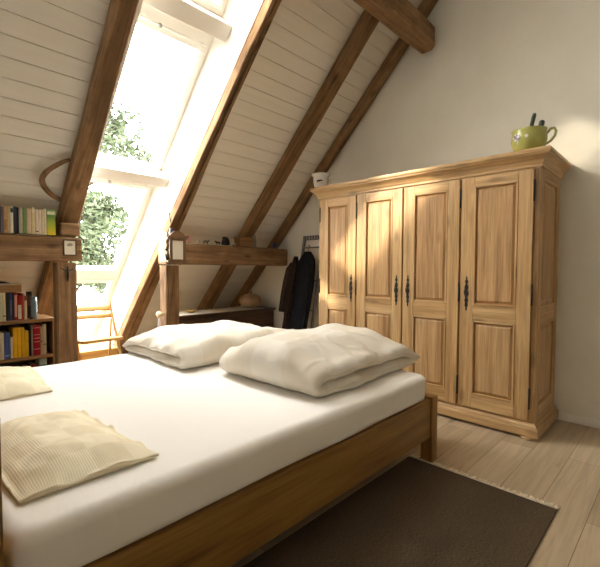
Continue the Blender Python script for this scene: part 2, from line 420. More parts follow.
window(5, .07, 1.045, -.05, 1.10, bar=False)
window(2, 2.69, 3.851, 2.60, 4.02)
w3 = window(3, 4.235, 5.72, 4.05, 5.92)
b = MB()
for k in range(30):
    a0 = 4.215+k*.0515
    for q0, q1, n0, n1 in ((a0, a0+.0257, .384, .378), (a0+.0257, a0+.0515, .378, .384)): b.bm.faces.new([b.bm.verts.new(p) for p in ((q0, Y0+.05, n0), (q0, Y1-.045, n0), (q1, Y1-.045, n1), (q1, Y0+.05, n1))])
b.build('added_sun_diffuser', 'diffuser', w3, SLOPE, weld=True)  # sheet added to weaken and soften the sun through the top skylight
b = MB(); b.box((4.195, Y0+.05, .374), (4.215, Y1-.045, .392)); b.build('diffuser_rail', 'white_paint', w3, SLOPE)  # lower rail of the added sun diffuser
WB = Matrix(((0, -1, 0, 0), (0, 0, -1, YB+.36), (1, 0, 0, 0), (0, 0, 0, 1)))
window(4, HZ0+.10, HZ1-.10, HZ0, HZ1, WB, -HX1, -HX0, False)  # unseen window behind the camera, added as fill light

# ------------------------------------------------------------------ timber frame
def rafter(label, fn, seed, s1=SR):
    o = beam('rafter', 'beam_x', .06, s1-.05, fn, 0, frame=SLOPE, basis=SLOPE, seed=seed, seg=44)
    return tag(o, label, 'beam', 'roof rafters')
G_RAFT = None
rafter('timber rafter bearing the bent wood bow, above the beam of books',
       lambda t: chrect(1.065, 0, 1.265-.13*t, .111), 1)
def r2(t):
    a = 2.072; w = .20-.17*t if t < .5 else .115
    w = max(.085, .205-.25*t); mid = a+w*.5
    return [(a+.008, 0), (mid-.008, 0), (mid-.002, .03), (mid+.004, .03), (mid+.008, .001), (a+w-.008, 0), (a+w, .008), (a+w, .111), (a, .111), (a, .008)]
rafter('split timber rafter with one sunlit edge beside the white window reveal', r2, 2)
rafter('plain timber rafter crossing behind the small wooden box on the beam', lambda t: chrect(3.03+.05*(1-t)**2, 0, 3.17+.08*(1-t)**2, .111), 3)
rafter('timber rafter running tight along the plaster gable wall', lambda t: chrect(3.64, 0, 3.722, .111, .008), 4)

PX = -3.75
P0, P1 = -3.975, PX
def purl(label, y0, y1, sect, seed, seg=22):
    o = beam('purlin', 'beam_y', y0, y1, sect, 1, seed=seed, seg=seg, jit=.007, cap_round=.05); return tag(o, label, 'beam', 'purlins')
purl('horizontal brown beam carrying the row of books and small framed print', YB+.02, 1.197, chrect(P0+.02, 1.247, P1, 1.455, .014), 5)
purl('horizontal brown beam carrying tiny figurines, from ornate cabinet to gable wall', 1.985, 3.655, chrect(P0+.02, 1.232, P1, 1.45, .014), 6)
purl('thick hewn beam high under the roof, its chamfered end near the gable wall', YB+.02, 3.635,
     [(-1.77, 3.275), (-1.77, 3.452), (-1.80, 3.48), (-2.02, 3.48), (-2.02, 3.36), (-1.905, 3.245), (-1.80, 3.245)], 7, 30)
def post(label, y0, y1, seed):
    o = beam('post', 'beam_z', 0, 1.238 if y0 < 1.5 else 1.223, chrect(-3.91 if y0 > 1.5 else -3.865, y0, PX-.004, y1, .012), 2, seed=seed, seg=16, jit=.005); return tag(o, label, 'post', 'posts under the purlins')
post('square timber post with dark crucifix, beside the bookcase', 1.003, 1.157, 8)
post('square timber post below the ornate cabinet, one side sunlit', 1.975, 2.118, 9)
# block resting on the beam
b = MB(); b.box((-3.882, 1.04, 1.4625), (-3.755, 1.192, 1.572)); tag(b.build('wooden_block', 'beam_y', bevel=.018, seg=3), 'short brown wooden block on the beam end above the framed print', 'block')

# ------------------------------------------------------------------ bed
bx0, bx1, by0, by1 = -3.11, -1.115, .10, 2.405
bed = thing('bed', 'wide oiled oak bed frame standing partly on the brown rug', 'bed', ((bx0+bx1)/2, (by0+by1)/2, 0))
for x in (bx0, bx1-.075):
    b = MB(); b.box((x, by1-.072, 0), (x+.075, by1, .408)); b.build('leg', 'oak_z', bed, bevel=.004)
    b = MB(); b.box((x, by0, 0 if x < -2 else .0115), (x+.075, by0+.08, .86)); b.build('leg', 'oak_z', bed, bevel=.004)
for x in (bx0+.012, bx1-.045):
    b = MB(); b.box((x, by0+.08, .155), (x+.033, by1-.072, .396)); b.build('side_rail', 'oak_y', bed, bevel=.004)
b = MB(); b.box((bx0+.075, by1-.055, .155), (bx1-.075, by1-.022, .396)); b.build('foot_rail', 'oak_x', bed, bevel=.004)
b = MB(); b.box((bx0+.075, by0+.02, .2), (bx1-.075, by0+.055, .82)); b.build('headboard', 'oak_x', bed, bevel=.004)
b = MB()
for k in range(16):
    y = by0+.14+k*.137; b.box((bx0+.05, y, .235), (bx1-.05, y+.07, .255))
b.build('slatted_base', 'beech_x', bed)

def rbox(lo, hi, r, nu=48, nv=48, bulge=0., seedv=0., wr=0.):
    """soft box: stacked rounded-rectangle rings"""
    cx, cy = (lo[0]+hi[0])/2, (lo[1]+hi[1])/2; hx, hy = (hi[0]-lo[0])/2, (hi[1]-lo[1])/2
    b = MB(); prof = []
    for k in range(7): a = PI/2*k/6; prof.append((r*(1-math.sin(a)), lo[2]+r*.6*(1-math.cos(a)) if False else lo[2]+.03*(1-math.cos(a))))
    prof = [(.04, lo[2]), (.04, lo[2]+.07), (.04, .399), (.02, .400), (.004, .406)]
    nside = 6
    for k in range(1, nside): prof.append((0, .412+(hi[2]-r-.412)*(k-1)/nside))
    prof += [(r*(1-math.cos(PI/2*k/8)), hi[2]-r+r*math.sin(PI/2*k/8)) for k in range(9)]
    for q in (.13, .3, .55, .8): prof.append((r+q*(min(hx, hy)-r), hi[2]))
    per = []
    N = 36
    for side in range(4):
        for i in range(N):
            u = -1+2*i/N
            per.append([(u, -1), (1, u), (-u, 1), (-1, -u)][side])
    rings = []
    for ins, z in prof:
        ring = []; ax, ay = hx-ins, hy-ins
        for (u, v) in per:
            x, y = u*ax, v*ay; cr = max(.0, .06-ins*.4)
            # round plan corners
            dx, dy = abs(x)-(ax-cr), abs(y)-(ay-cr)
            if dx > 0 and dy > 0:
                L = math.hypot(dx, dy); mx = max(dx, dy)
                f = mx/L if L else 1
                x = math.copysign(ax-cr+dx*f, x); y = math.copysign(ay-cr+dy*f, y)
            nz = noise.noise(Vector((x*2.2, y*2.2, z*5+seedv)))*wr
            p = Vector((cx+x, cy+y, z+nz*(.5 if z > .42 else 0)))
            nn = Vector((u if abs(u) > .999 else 0, v if abs(v) > .999 else 0, 0)); p += nn*nz*1.2
            ring.append(b.bm.verts.new(p))
        rings.append(ring)
    n = len(per)
    for A, B in zip(rings, rings[1:]):
        for i in range(n): b.face([A[i], A[(i+1) % n], B[(i+1) % n], B[i]], True)
    b.face(rings[0][::-1]); f = b.face(rings[-1], True)
    return b
ob = rbox((bx0+.05, .19, .258), (bx1-.016-.004, 2.325, .553), .042, wr=.010).build('mattress', 'sheet')
tag(ob, 'thick white sheeted mattress lying in the oak bed frame', 'mattress')
ZM = .556

# ------------------------------------------------------------------ duvets and pillows
def duvet(name, label, lo, fy, fw, L, th, seed, frame, group):
    """folded once. local: x = from fold (0) to open ends (L), y = sweep 0..fw, z up. Fold at x=0."""
    b = MB(); NU, NV = 150, 80
    r = th*.5
    arc = PI*r; tot = 2*L+arc
    sm = lambda x: (lambda t: t*t*(3-2*t))(min(1, max(0, x)))
    def env(s, v):
        d = min(s, tot-s); dv = min(v, 1-v)*fw
        return r*(lo+(1-lo)*sm(dv/.30))*(.86+.14*sm(d/.30))
    def blunt(s, v):
        d = min(1, min(s, tot-s)/.035); dv = min(1, min(v, 1-v)*fw/.055)
        return max(.04, math.sqrt(max(0, 1-(1-d)**2))*math.sqrt(max(0, 1-(1-dv)**2)))
    def pt(u, v, side):
        s = u*tot; h = env(s, v); k = blunt(s, v)
        a = 0. if s < L else (PI if s > L+arc else (s-L)/r)
        x = (L-s+r) if s < L else ((s-L-arc+r) if s > L+arc else r-r*math.sin(a))
        n = Vector((-math.sin(a), 0, -math.cos(a)))
        if s < L: n = Vector((0, 0, -1))
        if s > L+arc: n = Vector((0, 0, 1))
        q = Vector((x, v*fw, h*(2-math.cos(a))))+n*h*k*side*(1 if side > 0 else .96)
        top = a > PI*.5; dv = min(v, 1-v)*fw
        w = noise.fractal(Vector((q.x*3.2+seed, q.y*3.2, seed*1.7+q.z)), 1., 2., 3)
        w2 = noise.noise(Vector((q.x*9+seed, q.y*5, q.z*9)))
        w4 = 1-abs(noise.noise(Vector((q.x*5.5+q.y*3+seed*5, q.y*5.5-q.x*2, seed))))
        q.z += (w*.020+(max(0, w4-.86)*.05 if side > 0 else 0) if top else w*.010)*(1 if q.z > .04 else .15)*(1 if side > 0 else .6)
        q += n*side*(w2*.006)
        edge = 1-min(1, dv/.16); sg = 1 if v > .5 else -1
        cr = noise.noise(Vector((q.x*10+seed, q.z*6, seed*2)))
        cr2 = noise.noise(Vector((q.x*23+seed, q.z*15, seed*3)))
        q.z += (.014*cr+.006*cr2)*edge*(1 if q.z > .03 else 0); q.y += (.022*w+.016*cr+.008*cr2)*edge*sg
        q.x += .020*noise.noise(Vector((q.y*6, seed, q.z*4)))+.006*noise.noise(Vector((q.y*19, seed, q.z*9)))*(1-min(1, min(s, tot-s)/.2))
        if s > L+arc:
            tt = (s-L-arc)/L; q.z -= h*1.55*sm((tt-.80)/.20); q.x += .05*sm((tt-.5)/.5)
        q.z = max(q.z, .003)
        return q
    def uv(u, v): return (u*tot, v*fw)
    A = b.grid(NU, NV, lambda u, v: pt(u, v, 1), uv)
    B = b.grid(NU, NV, lambda u, v: pt(u, v, -1), uv)
    def strip(ea, eb):
        for i in range(len(ea)-1):
            f = b.face([ea[i], ea[i+1], eb[i+1], eb[i]], True)
    strip(A[0], B[0]); strip(A[-1], B[-1])
    strip([A[i][0] for i in range(NU)], [B[i][0] for i in range(NU)]); strip([A[i][-1] for i in range(NU)], [B[i][-1] for i in range(NU)])
    o = b.build(name, 'duvet', frame=frame, basis=Matrix.Translation(frame.translation), subsurf=1)
    return tag(o, label, 'duvet', group)
# duvet with its fold towards the bed head (fold along X): local x -> +Y, local y -> -X  (rotation +90)
F = Matrix.Translation((-1.255, 1.46, ZM)) @ Matrix.Rotation(math.radians(92), 4, 'Z')
duvet('duvet', 'plump folded cream duvet at the bed corner towards the wardrobe', .60, 0, .81, .93, .124, 3.3, F, 'folded duvets')
# duvet with its fold towards the middle of the bed: local x -> -X, local y -> -Y
F = Matrix.Translation((-2.25, 2.33, ZM)) @ Matrix.Rotation(math.radians(180), 4, 'Z')
duvet('duvet', 'flatter folded cream duvet on the bed side towards the window', .74, 0, 1.06, .79, .092, 8.1, F, 'folded duvets')

def pillow(label, cs, th, seed):
    """cs: four corners (x,y) in order; flat cushion with a flange hem"""
    cs = [Vector((x, y, 0)) for x, y in cs]; b = MB()
    c0 = sum(cs, Vector())/4
    W = (cs[1]-cs[0]).length; H = (cs[3]-cs[0]).length
    def base(u, v): return (cs[0]*(1-u)*(1-v)+cs[1]*u*(1-v)+cs[2]*u*v+cs[3]*(1-u)*v)
    def pt(u, v, side):
        du = min(u, 1-u)*W; dv = min(v, 1-v)*H; d = min(du, dv)
        q = base(u, v)
        f = lambda d: math.sin(min(1, max(0, d-.02)/.15)*PI/2)**.8
        h = th*f(du)*f(dv)
        w = noise.fractal(Vector((q.x*7+seed, q.y*7, seed)), 1., 2., 3)
        wx = noise.noise(Vector((q.x*4, q.y*18, seed)))
        e = max(0, 1-d/.06)
        q += Vector((noise.noise(Vector((v*3, seed, 1))), noise.noise(Vector((u*3, seed, 2))), 0))*.018*e
        z = .007+(h*.86+.010*abs(w)*(.4+h/th)+.006*wx*e if side > 0 else -.004-.001)
        if side > 0: z += .001+.022*e*max(0, noise.noise(Vector((q.x*16, q.y*16, seed)))+.15)
        return Vector((q.x, q.y, ZM+max(z, .0015)))
    uv = lambda u, v: (u*W, v*H)
    A = b.grid(72, 52, lambda u, v: pt(u, v, 1), uv); B = b.grid(72, 52, lambda u, v: pt(u, v, -1), uv)
    def strip(ea, eb):
        for i in range(len(ea)-1): b.face([ea[i], ea[i+1], eb[i+1], eb[i]], True)
    strip(A[0], B[0]); strip(A[-1], B[-1]); strip([r[0] for r in A], [r[0] for r in B]); strip([r[-1] for r in A], [r[-1] for r in B])
    o = b.build('pillow', 'pillow', basis=Matrix.Translation((c0.x, c0.y, ZM)))
    return tag(o, label, 'pillow', 'seersucker pillows at the bed head')
pillow('flat cream crinkled pillow near the camera, at the open edge of the bed', [(-1.285, .235), (-1.285, .645), (-1.965, .595), (-1.985, .2)], .062, 1.3)
pillow('flat cream crinkled pillow across the bed, in front of the bookcase', [(-2.37, .19), (-2.345, .595), (-3.02, .645), (-3.04, .2)], .06, 5.2)

# ------------------------------------------------------------------ rug
rug = thing('rug', 'dark brown flat woven rug with pale fringe beside the bed', 'rug', (-.84, .9, 0))
b = MB(); b.box((-1.25, -.5, .001), (-.437, 2.305, .011)); b.build('woven_field', 'rug', rug, bevel=.003)
b = MB(); random.seed(3)
for k in range(92):
    x = -1.247+k*.0088
    for q in range(2):
        p = Vector((x+q*.003, 2.298, .0125)); pts = [p]
        dx = random.uniform(-.012, .012); L = random.uniform(.032, .056)*(.55 if -1.2 < x < -1.1 else 1.)
        for i in range(1, 4): pts.append(Vector((p.x+dx*(i/3)**1.5, p.y+L*i/3, .009-.005*(i/3)+random.uniform(0, .004))))
        b.tube(pts, [.0042, .0042, .0036, .0026], 5)
b.build('fringe', 'fringe', rug)

# ------------------------------------------------------------------ wardrobe
wx0, wx1, wy0, wy1 = -2.77, -.755, 3.155, 3.725
wd = thing('wardrobe', 'large four-door waxed pine wardrobe against the gable wall', 'wardrobe', ((wx0+wx1)/2, (wy0+wy1)/2, 0))
PM = ['pine_z', 'pine_x', 'pine_y', 'pine_dark', 'pine_panel_z']
b = MB(); b.mi = 0
# carcass: corner stiles, back, inner divider faces
zb, ztp = .13, 1.915
for x0, x1 in ((wx0, wx0+.03), (-2.292, -2.283), (-1.80, -1.789), (-1.301, -1.288), (wx1-.035, wx1)):
    b.box((x0, wy0+.001, zb), (x1, wy0+.03, ztp))
b.mi = 1; b.box((wx0+.005, wy0, 1.895), (wx1-.005, wy0+.03, ztp)); b.box((wx0+.005, wy0, .10), (wx1-.005, wy0+.03, .135))
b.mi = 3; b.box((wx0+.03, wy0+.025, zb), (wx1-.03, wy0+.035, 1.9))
b.mi = 0; b.box((wx0+.01, wy1-.012, .1), (wx1-.01, wy1, ztp))
b.mi = 1; b.box((wx0+.01, wy0+.01, ztp-.02), (wx1-.01, wy1, ztp)); b.box((wx0+.01, wy0+.01, .08), (wx1-.01, wy1, .1))
b.build('carcass', PM, wd, bevel=.002)
for xs, sgn in ((wx0, 1), (wx1, -1)):
    b = MB(); a, c = (xs, xs+.022*sgn); a, c = min(a, c), max(a, c)
    b.mi = 0
    b.box((a, wy0+.03, .1), (c, wy0+.10, ztp)); b.box((a, wy1-.09, .1), (c, wy1, ztp))
    b.mi = 2
    for z0, z1 in ((.1, .23), (.80, .94), (1.83, ztp)): b.box((a, wy0+.10, z0), (c, wy1-.09, z1))
    sp = b.build('side_frame', PM, wd, bevel=.003)
    for z0, z1 in ((.23, .80), (.94, 1.83)):
        b = MB(); o = xs+.004*sgn; inn = xs+.016*sgn
        b.mi = 0; b.frustum((wy0+.10, z0, wy1-.09, z1), (wy0+.10, z0, wy1-.09, z1), 0, inn+.004*sgn, inn)
        b.mi = 4; b.frustum((wy0+.115, z0+.015, wy1-.105, z1-.015), (wy0+.14, z0+.04, wy1-.13, z1-.04), 0, inn, o)
        b.build('panel', PM, sp)
def molding(prof, mat=1):
    b = MB(); b.mi = mat; rows = []
    for out, z in prof:
        rows.append([b.bm.verts.new(p) for p in ((wx0-out, wy1, z), (wx0-out, wy0-out, z), (wx1+out, wy0-out, z), (wx1+out, wy1, z))])
    for A, B in zip(rows, rows[1:]):
        for i in range(3):
            b.mi = 2 if i != 1 else 1; b.face([A[i], A[i+1], B[i+1], B[i]])
        b.face([A[3], A[0], B[0], B[3]])
    b.mi = 1; b.face(rows[0][::-1]); b.face(rows[-1]); return b
molding([(.001, 1.905), (.012, 1.905), (.012, 1.922), (.018, 1.93), (.021, 1.94), (.027, 1.952), (.036, 1.963), (.046, 1.972), (.055, 1.978), (.060, 1.980), (.060, 1.988), (.066, 1.990), (.070, 1.996), (.071, 2.006), (.069, 2.018), (.064, 2.022)]).build('cornice', PM, wd)
molding([(.0, .115), (.006, .112), (.012, .102), (.018, .096), (.018, .088), (.026, .083), (.032, .072), (.032, .024), (.028, .0205), (-.05, .0205)][::-1]).build('plinth', PM, wd)
for x, y in ((wx0+.06, wy0+.03), (-1.79, wy0+.0), (wx1-.04, wy0+.015), (wx0+.06, wy1-.08), (wx1-.05, wy1-.08)):
    b = MB(); b.lathe([(0, 0), (.046, 0), (.054, .004), (.055, .012), (.048, .018), (.04, .0207), (0, .0207)], 24, (x, y, 0)); b.build('foot', 'pine_x', wd)
fy = 3.135   # front face of doors
def door(x0, x1, hinge_left):
    zb, zt_ = .132, 1.893; sw = .095; b = MB()
    yf, yb = fy, fy+.0215
    b.mi = 0; b.box((x0, yf, zb), (x0+sw, yb, zt_)); b.box((x1-sw, yf, zb), (x1, yb, zt_))
    b.mi = 1
    rails = ((zb, .235), (.805, .925), (1.825, zt_))
    for z0, z1 in rails: b.box((x0+sw, yf+.001, z0), (x1-sw, yb, z1))
    d = b.build('door', PM, wd, bevel=.003)
    for z0, z1 in ((.235, .805), (.925, 1.825)):
        b = MB(); b.mi = 0
        # recessed bed with raised field, and a moulded border
        u0, u1 = x0+sw, x1-sw
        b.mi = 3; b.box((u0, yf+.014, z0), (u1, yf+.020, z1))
        b.mi = 4; b.frustum((u0+.021, z0+.021, u1-.021, z1-.021), (u0+.037, z0+.037, u1-.037, z1-.037), 1, yf+.0145, yf+.003)
        m = .013
        for q0, q1, w in (((u0, z0), (u0+m, z1), 0), ((u1-m, z0), (u1, z1), 0), ((u0+m, z0), (u1-m, z0+m), 1), ((u0+m, z1-m), (u1-m, z1), 1)):
            b.mi = w; b.box((q0[0], yf-.004, q0[1]), (q1[0], yf+.016, q1[1]))
        b.build('panel', PM, d, bevel=.003)
    hx = x1-.048 if hinge_left else x0+.048
    # pierced iron escutcheon with drop handle
    b = MB(); zc = 1.01
    def pl(pts, t=.003): b.prism([(hx+p[0], zc+p[1]) for p in pts], 1, yf-t, yf)
    half = [(0, .135), (.006, .122), (.003, .112), (.010, .100), (.012, .088), (.005, .078), (.009, .066), (.015, .052), (.012, .036), (.006, .028), (.013, .016), (.017, 0), (.013, -.016), (.006, -.028), (.012, -.04), (.015, -.056), (.008, -.068), (.012, -.082), (.011, -.096), (.004, -.108), (.006, -.120), (0, -.135)]
    pl(half+[(-x, z) for x, z in half[-2:0:-1]])
    es = b.build('escutcheon', 'iron', d)
    b = MB(); b.tube([(hx, yf-.003, zc+.045), (hx-.004, yf-.018, zc+.04), (hx-.010, yf-.020, zc+.01), (hx, yf-.022, zc-.032), (hx+.010, yf-.020, zc+.01), (hx+.004, yf-.018, zc+.04)], .0032, 6)
    b.build('drop_handle', 'iron', es)
    kx = x0-.0045 if hinge_left else x1+.0045
    for z in (.29, 1.02, 1.745):
        b = MB(); b.tube([(kx, yf-.001, z-.065), (kx, yf-.001, z+.065)], .0062, 8)
        for e in (-.07, .07): b.lathe([(0, -.006), (.006, -.003), (.007, 0), (.006, .003), (0, .006)], 8, (kx, yf-.001, z+e))
        b.build('hinge', 'iron', d)
door(-2.738, -2.294, True); door(-2.281, -1.802, True); door(-1.787, -1.303, False); door(-1.286, -.792, False)
# the photographed hardware: doors 1, 2 open at their right edge, doors 3, 4 at their left edge

# ------------------------------------------------------------------ pots on the wardrobe
ZW = 2.023
g = thing('planter_cup', 'big lime green cup with handle and painted blossoms standing on the wardrobe', 'cup', (-.85, 3.215, ZW))
prof = [(0, 0), (.078, 0), (.083, .006), (.097, .026), (.109, .055), (.114, .088), (.112, .120), (.107, .142), (.113, .156), (.107, .156), (.101, .142), (.105, .118), (.106, .088), (.10, .055), (.085, .028), (0, .022)]
b = MB(); b.lathe(prof, 40, (-.85, 3.215, ZW)); b.build('bowl', 'lime', g)
b = MB(); b.tube([(-.85+.108, 3.215, ZW+.045), (-.85+.138, 3.205, ZW+.058), (-.85+.162, 3.20, ZW+.085), (-.85+.170, 3.197, ZW+.115), (-.85+.158, 3.198, ZW+.138), (-.85+.135, 3.205, ZW+.140), (-.85+.112, 3.215, ZW+.118)], .0085, 10); b.build('handle', 'lime', g)
def decal(parent, name, cx, cy, z0, ang, z, r, mat, R=.108, n=6, petal=True):
    """small painted relief on the round wall of a vessel"""
    b = MB(); pts = []
    K = 24
    c = None; vs = []
    for k in range(K):
        a = 2*PI*k/K; rr = r*(1+.22*math.cos(n*a)) if petal else r
        aa = ang+rr*math.cos(a)/R; vs.append(b.bm.verts.new((cx+(R+.0015)*math.cos(aa), cy+(R+.0015)*math.sin(aa), z0+z+rr*math.sin(a))))
    b.face(vs); ex = bmesh.ops.extrude_face_region(b.bm, geom=list(b.bm.faces))
    for v in [e for e in ex['geom'] if isinstance(e, bmesh.types.BMVert)]:
        d = Vector((v.co.x-cx, v.co.y-cy, 0)).normalized(); v.co -= d*.003
    return b.build(name, mat, parent)
for ang, z, r, m in ((-2.05, .098, .024, 'blossom'), (-2.10, .095, .011, 'blossom_dark'), (-1.95, .082, .010, 'blossom_dark'), (-2.18, .108, .008, 'blossom_dark'), (-1.45, .095, .010, 'blossom'), (-2.0, .112, .007, 'blossom_dark')):
    decal(g, 'painted_blossom', -.85, 3.215, ZW, ang, z, r, m, .1155 if m == 'blossom' else .1165)
def stick(label, p0, p1, r):
    b = MB(); p0, p1 = Vector(p0), Vector(p1)
    b.tube([p0, p0.lerp(p1, .6), p0.lerp(p1, .93), p1, p1+(p1-p0).normalized()*.006], [r*.75, r, r*1.1, r*.95, r*.5], 10)
    return tag(b.build('tool_handle', 'bottle_green'), label, 'handle', 'handles standing in the lime green cup')
stick('long thin dark green handle sticking out of the lime green cup', (-.868, 3.215, ZW+.042), (-.815, 3.20, ZW+.262), .013)
stick('short stubby dark green handle sticking out of the lime green cup', (-.81, 3.22, ZW+.052), (-.768, 3.21, ZW+.205), .017)
g = thing('jug', 'small white glazed pot with flared rim and dark script on the wardrobe corner', 'pot', (-2.835, 3.25, ZW))
prof = [(0, 0), (.048, 0), (.055, .006), (.072, .04), (.080, .085), (.082, .115), (.080, .135), (.098, .158), (.102, .166), (.096, .166), (.075, .140), (.076, .1), (.066, .04), (0, .015)]
b = MB(); b.lathe(prof, 32, (-2.835, 3.25, ZW)); b.build('vessel', 'white_glaze', g)
for k, (a, z, r) in enumerate(((-1.30, .082, .010), (-1.16, .090, .008), (-1.02, .086, .010), (-.86, .090, .008), (-.72, .088, .007))): decal(g, 'script_mark', -2.835, 3.25, ZW, a, z, r, 'ink', .0815, 3)
b = MB(); b.tube([(-2.760, 3.255, ZW+.05), (-2.728, 3.26, ZW+.06), (-2.715, 3.26, ZW+.09), (-2.728, 3.26, ZW+.12), (-2.755, 3.255, ZW+.128)], .006, 8); b.build('handle', 'white_glaze', g)

# ------------------------------------------------------------------ coat rack ladder with clothes
rk = thing('coat_ladder', 'grey metal ladder rack leaning on the gable wall beside the wardrobe', 'clothes rack', (-3.3, 3.5, 0))
def lad(z): return 3.715-.30*(1.60-z)/1.6     # y of the ladder at height z
for x in (-3.50, -3.185):
    b = MB(); b.prism([(3.40, 0), (3.43, 0), (3.73, 1.605), (3.70, 1.605)], 0, x-.014, x+.014); b.build('rail', 'steel_grey', rk)
for z in (.35, .7, 1.05, 1.455):
    b = MB(); b.tube([(-3.50, lad(z)-.006, z), (-3.185, lad(z)-.006, z)], .009, 8); b.build('rung', 'steel_grey', rk)
b = MB(); y = lad(1.565)-.006
b.box((-3.50, y-.006, 1.590), (-3.185, y+.006, 1.602)); b.box((-3.50, y-.006, 1.548), (-3.185, y+.006, 1.558))
for k in range(7): b.box((-3.49+k*.044, y-.006, 1.558), (-3.475+k*.044, y+.006, 1.59))
b.build('top_rail', 'steel_grey', rk)
def garment(label, cx, cy, zt_, zb_, w, mat, seed, arms, name='jacket'):
    g = thing(name, label, 'clothing', (cx, cy, zt_), 0, 'clothes hanging on the ladder rack')
    b = MB()
    def pt(u, v):
        a = 2*PI*u; z = zt_+(zb_-zt_)*v
        sh = min(1, (v/.10)) if v < .10 else 1
        hw = w*(.25+.75*math.sin(min(1, v/.12)*PI/2))*(1-.10*v); d = .055*(.5+.5*min(1, v/.2))
        c, s_ = math.cos(a), math.sin(a)
        f = noise.noise(Vector((c*3+seed, s_*2, v*3)))*.018+math.sin(a*9+seed)*.006*v
        return Vector((cx+math.copysign(abs(c)**.8, c)*(hw+f), cy+lad(z)-lad(zt_)+math.copysign(abs(s_)**.8, s_)*(d+f), z-.05*abs(c)*min(1, v*5)))
    V = b.grid(48, 24, pt, None, True, True)
    b.face([r[0] for r in V]); b.face([r[-1] for r in V][::-1])
    b.build('body', mat, g)
    for sg in arms:
        b = MB(); x = cx+sg*w*.86
        b.tube([(q[0], q[1]+lad(q[2])-lad(zt_), q[2]) for q in ((x-sg*.03, cy, zt_-.10), (x+sg*.012, cy-.01, zt_-.17), (x+sg*.038, cy-.015, zt_-.33), (x+sg*.05, cy-.02, zt_-.5), (x+sg*.045, cy-.03, zt_-.68))], [.05, .058, .052, .046, .04], 14); b.build('sleeve', mat, g)
    if name == 'jacket': b = MB(); b.tube([(cx, cy, zt_-.01), (cx, cy, zt_+.035), (cx+.018, cy, zt_+.05), (cx+.02, cy+.01, zt_+.07), (cx, cy+.014, zt_+.082), (cx-.014, cy+.012, zt_+.07)], .0035, 6); b.build('hanger_hook', 'iron', g)
    return g
garment('black jacket on a hanger, the garment next to the wardrobe', -3.312, lad(1.40)-.105, 1.40, .42, .135, 'black_cloth', 1., ())
garment('dark brown cardigan with hanging sleeve, beside the black jacket', -3.512, lad(1.335)-.10, 1.345, .48, .050, 'brown_cloth', 4., (-1,), 'cardigan')

# ------------------------------------------------------------------ low sideboard under the slope
sx0, sx1, sy0, sy1, sz = -4.50, -4.02, 2.23, 3.70, .665
sb = thing('sideboard', 'low dark wood sideboard under the sloping ceiling', 'sideboard', ((sx0+sx1)/2, (sy0+sy1)/2, 0))
b = MB(); b.box((sx0, sy0+.02, .06), (sx1-.02, sy1-.02, sz-.028)); b.build('body', 'dark_y', sb, bevel=.004)
b = MB(); b.box((sx0-.01, sy0, sz-.028), (sx1, sy1, sz)); b.build('top', 'dark_y', sb, bevel=.006)
b = MB(); b.box((sx0+.02, sy0+.05, 0), (sx1-.05, sy1-.05, .06)); b.build('plinth', 'dark_y', sb)
for k in range(3):
    y = sy0+.04+k*.468
    b = MB(); b.box((sx1-.02, y, .47), (sx1-.006, y+.45, .62)); d = b.build('drawer', 'dark_y', sb, bevel=.004)
    b = MB(); b.lathe([(0, 0), (.012, 0), (.009, .01), (.014, .018), (.012, .026), (0, .028)], 12, (0, 0, 0), Matrix.Translation((sx1-.006, y+.225, .545)) @ Matrix.Rotation(PI/2, 4, 'Y')); b.build('knob', 'iron', d)
    b = MB(); b.box((sx1-.02, y, .08), (sx1-.006, y+.45, .455)); d = b.build('door', 'dark_z', sb, bevel=.004)
b = MB(); b.box((-4.44, 2.26, sz+.0005), (-4.06, 3.52, sz+.003)); tag(b.build('top_light_sheet', plain('painted_top_light', (.52, .47, .40), .9, .1)), 'pale sheet of painted light lying on the dark sideboard', 'cloth')  # pale sheet stands in for light falling on the sideboard top
g = thing('gourd', 'round tan gourd with a short stem on the dark sideboard', 'gourd', (-4.22, 3.42, sz+.003))
b = MB(); gx, gy, gz = -4.22, 3.42, sz+.003; R_ = .145
def gpt(u, v):
    a = 2*PI*u; ph = PI*v; r = R_*math.sin(ph)*(1+.035*math.cos(a*9)); z = .098-.098*math.cos(PI-ph)*-1
    z = .098+.098*math.cos(ph)-(.025*math.exp(-(math.sin(ph)/.3)**2) if ph < PI/2 else 0)
    return Vector((gx+r*math.cos(a), gy+r*math.sin(a), gz+z))
b.grid(54, 24, gpt, None, True, True); b.build('body', 'gourd', g, weld=True)
b = MB(); b.tube([(gx, gy, gz+.16), (gx, gy, gz+.185), (gx+.004, gy+.006, gz+.205), (gx+.012, gy+.016, gz+.218)], [.018, .012, .012, .016], 10); b.build('stem', 'gourd', g)
g = thing('brass_dish', 'small shallow brass dish on the dark sideboard', 'dish', (-4.22, 2.53, sz+.003))
b = MB(); b.lathe([(0, 0), (.03, 0), (.035, .006), (.062, .02), (.072, .03), (.068, .031), (.055, .022), (0, .01)], 24, (-4.22, 2.53, sz+.003)); b.build('bowl', 'gold', g)
b = MB(); b.tube([(-4.22, 2.46, sz+.03), (-4.22, 2.435, sz+.033), (-4.22, 2.425, sz+.03)], .006, 6); b.build('handle', 'gold', g)

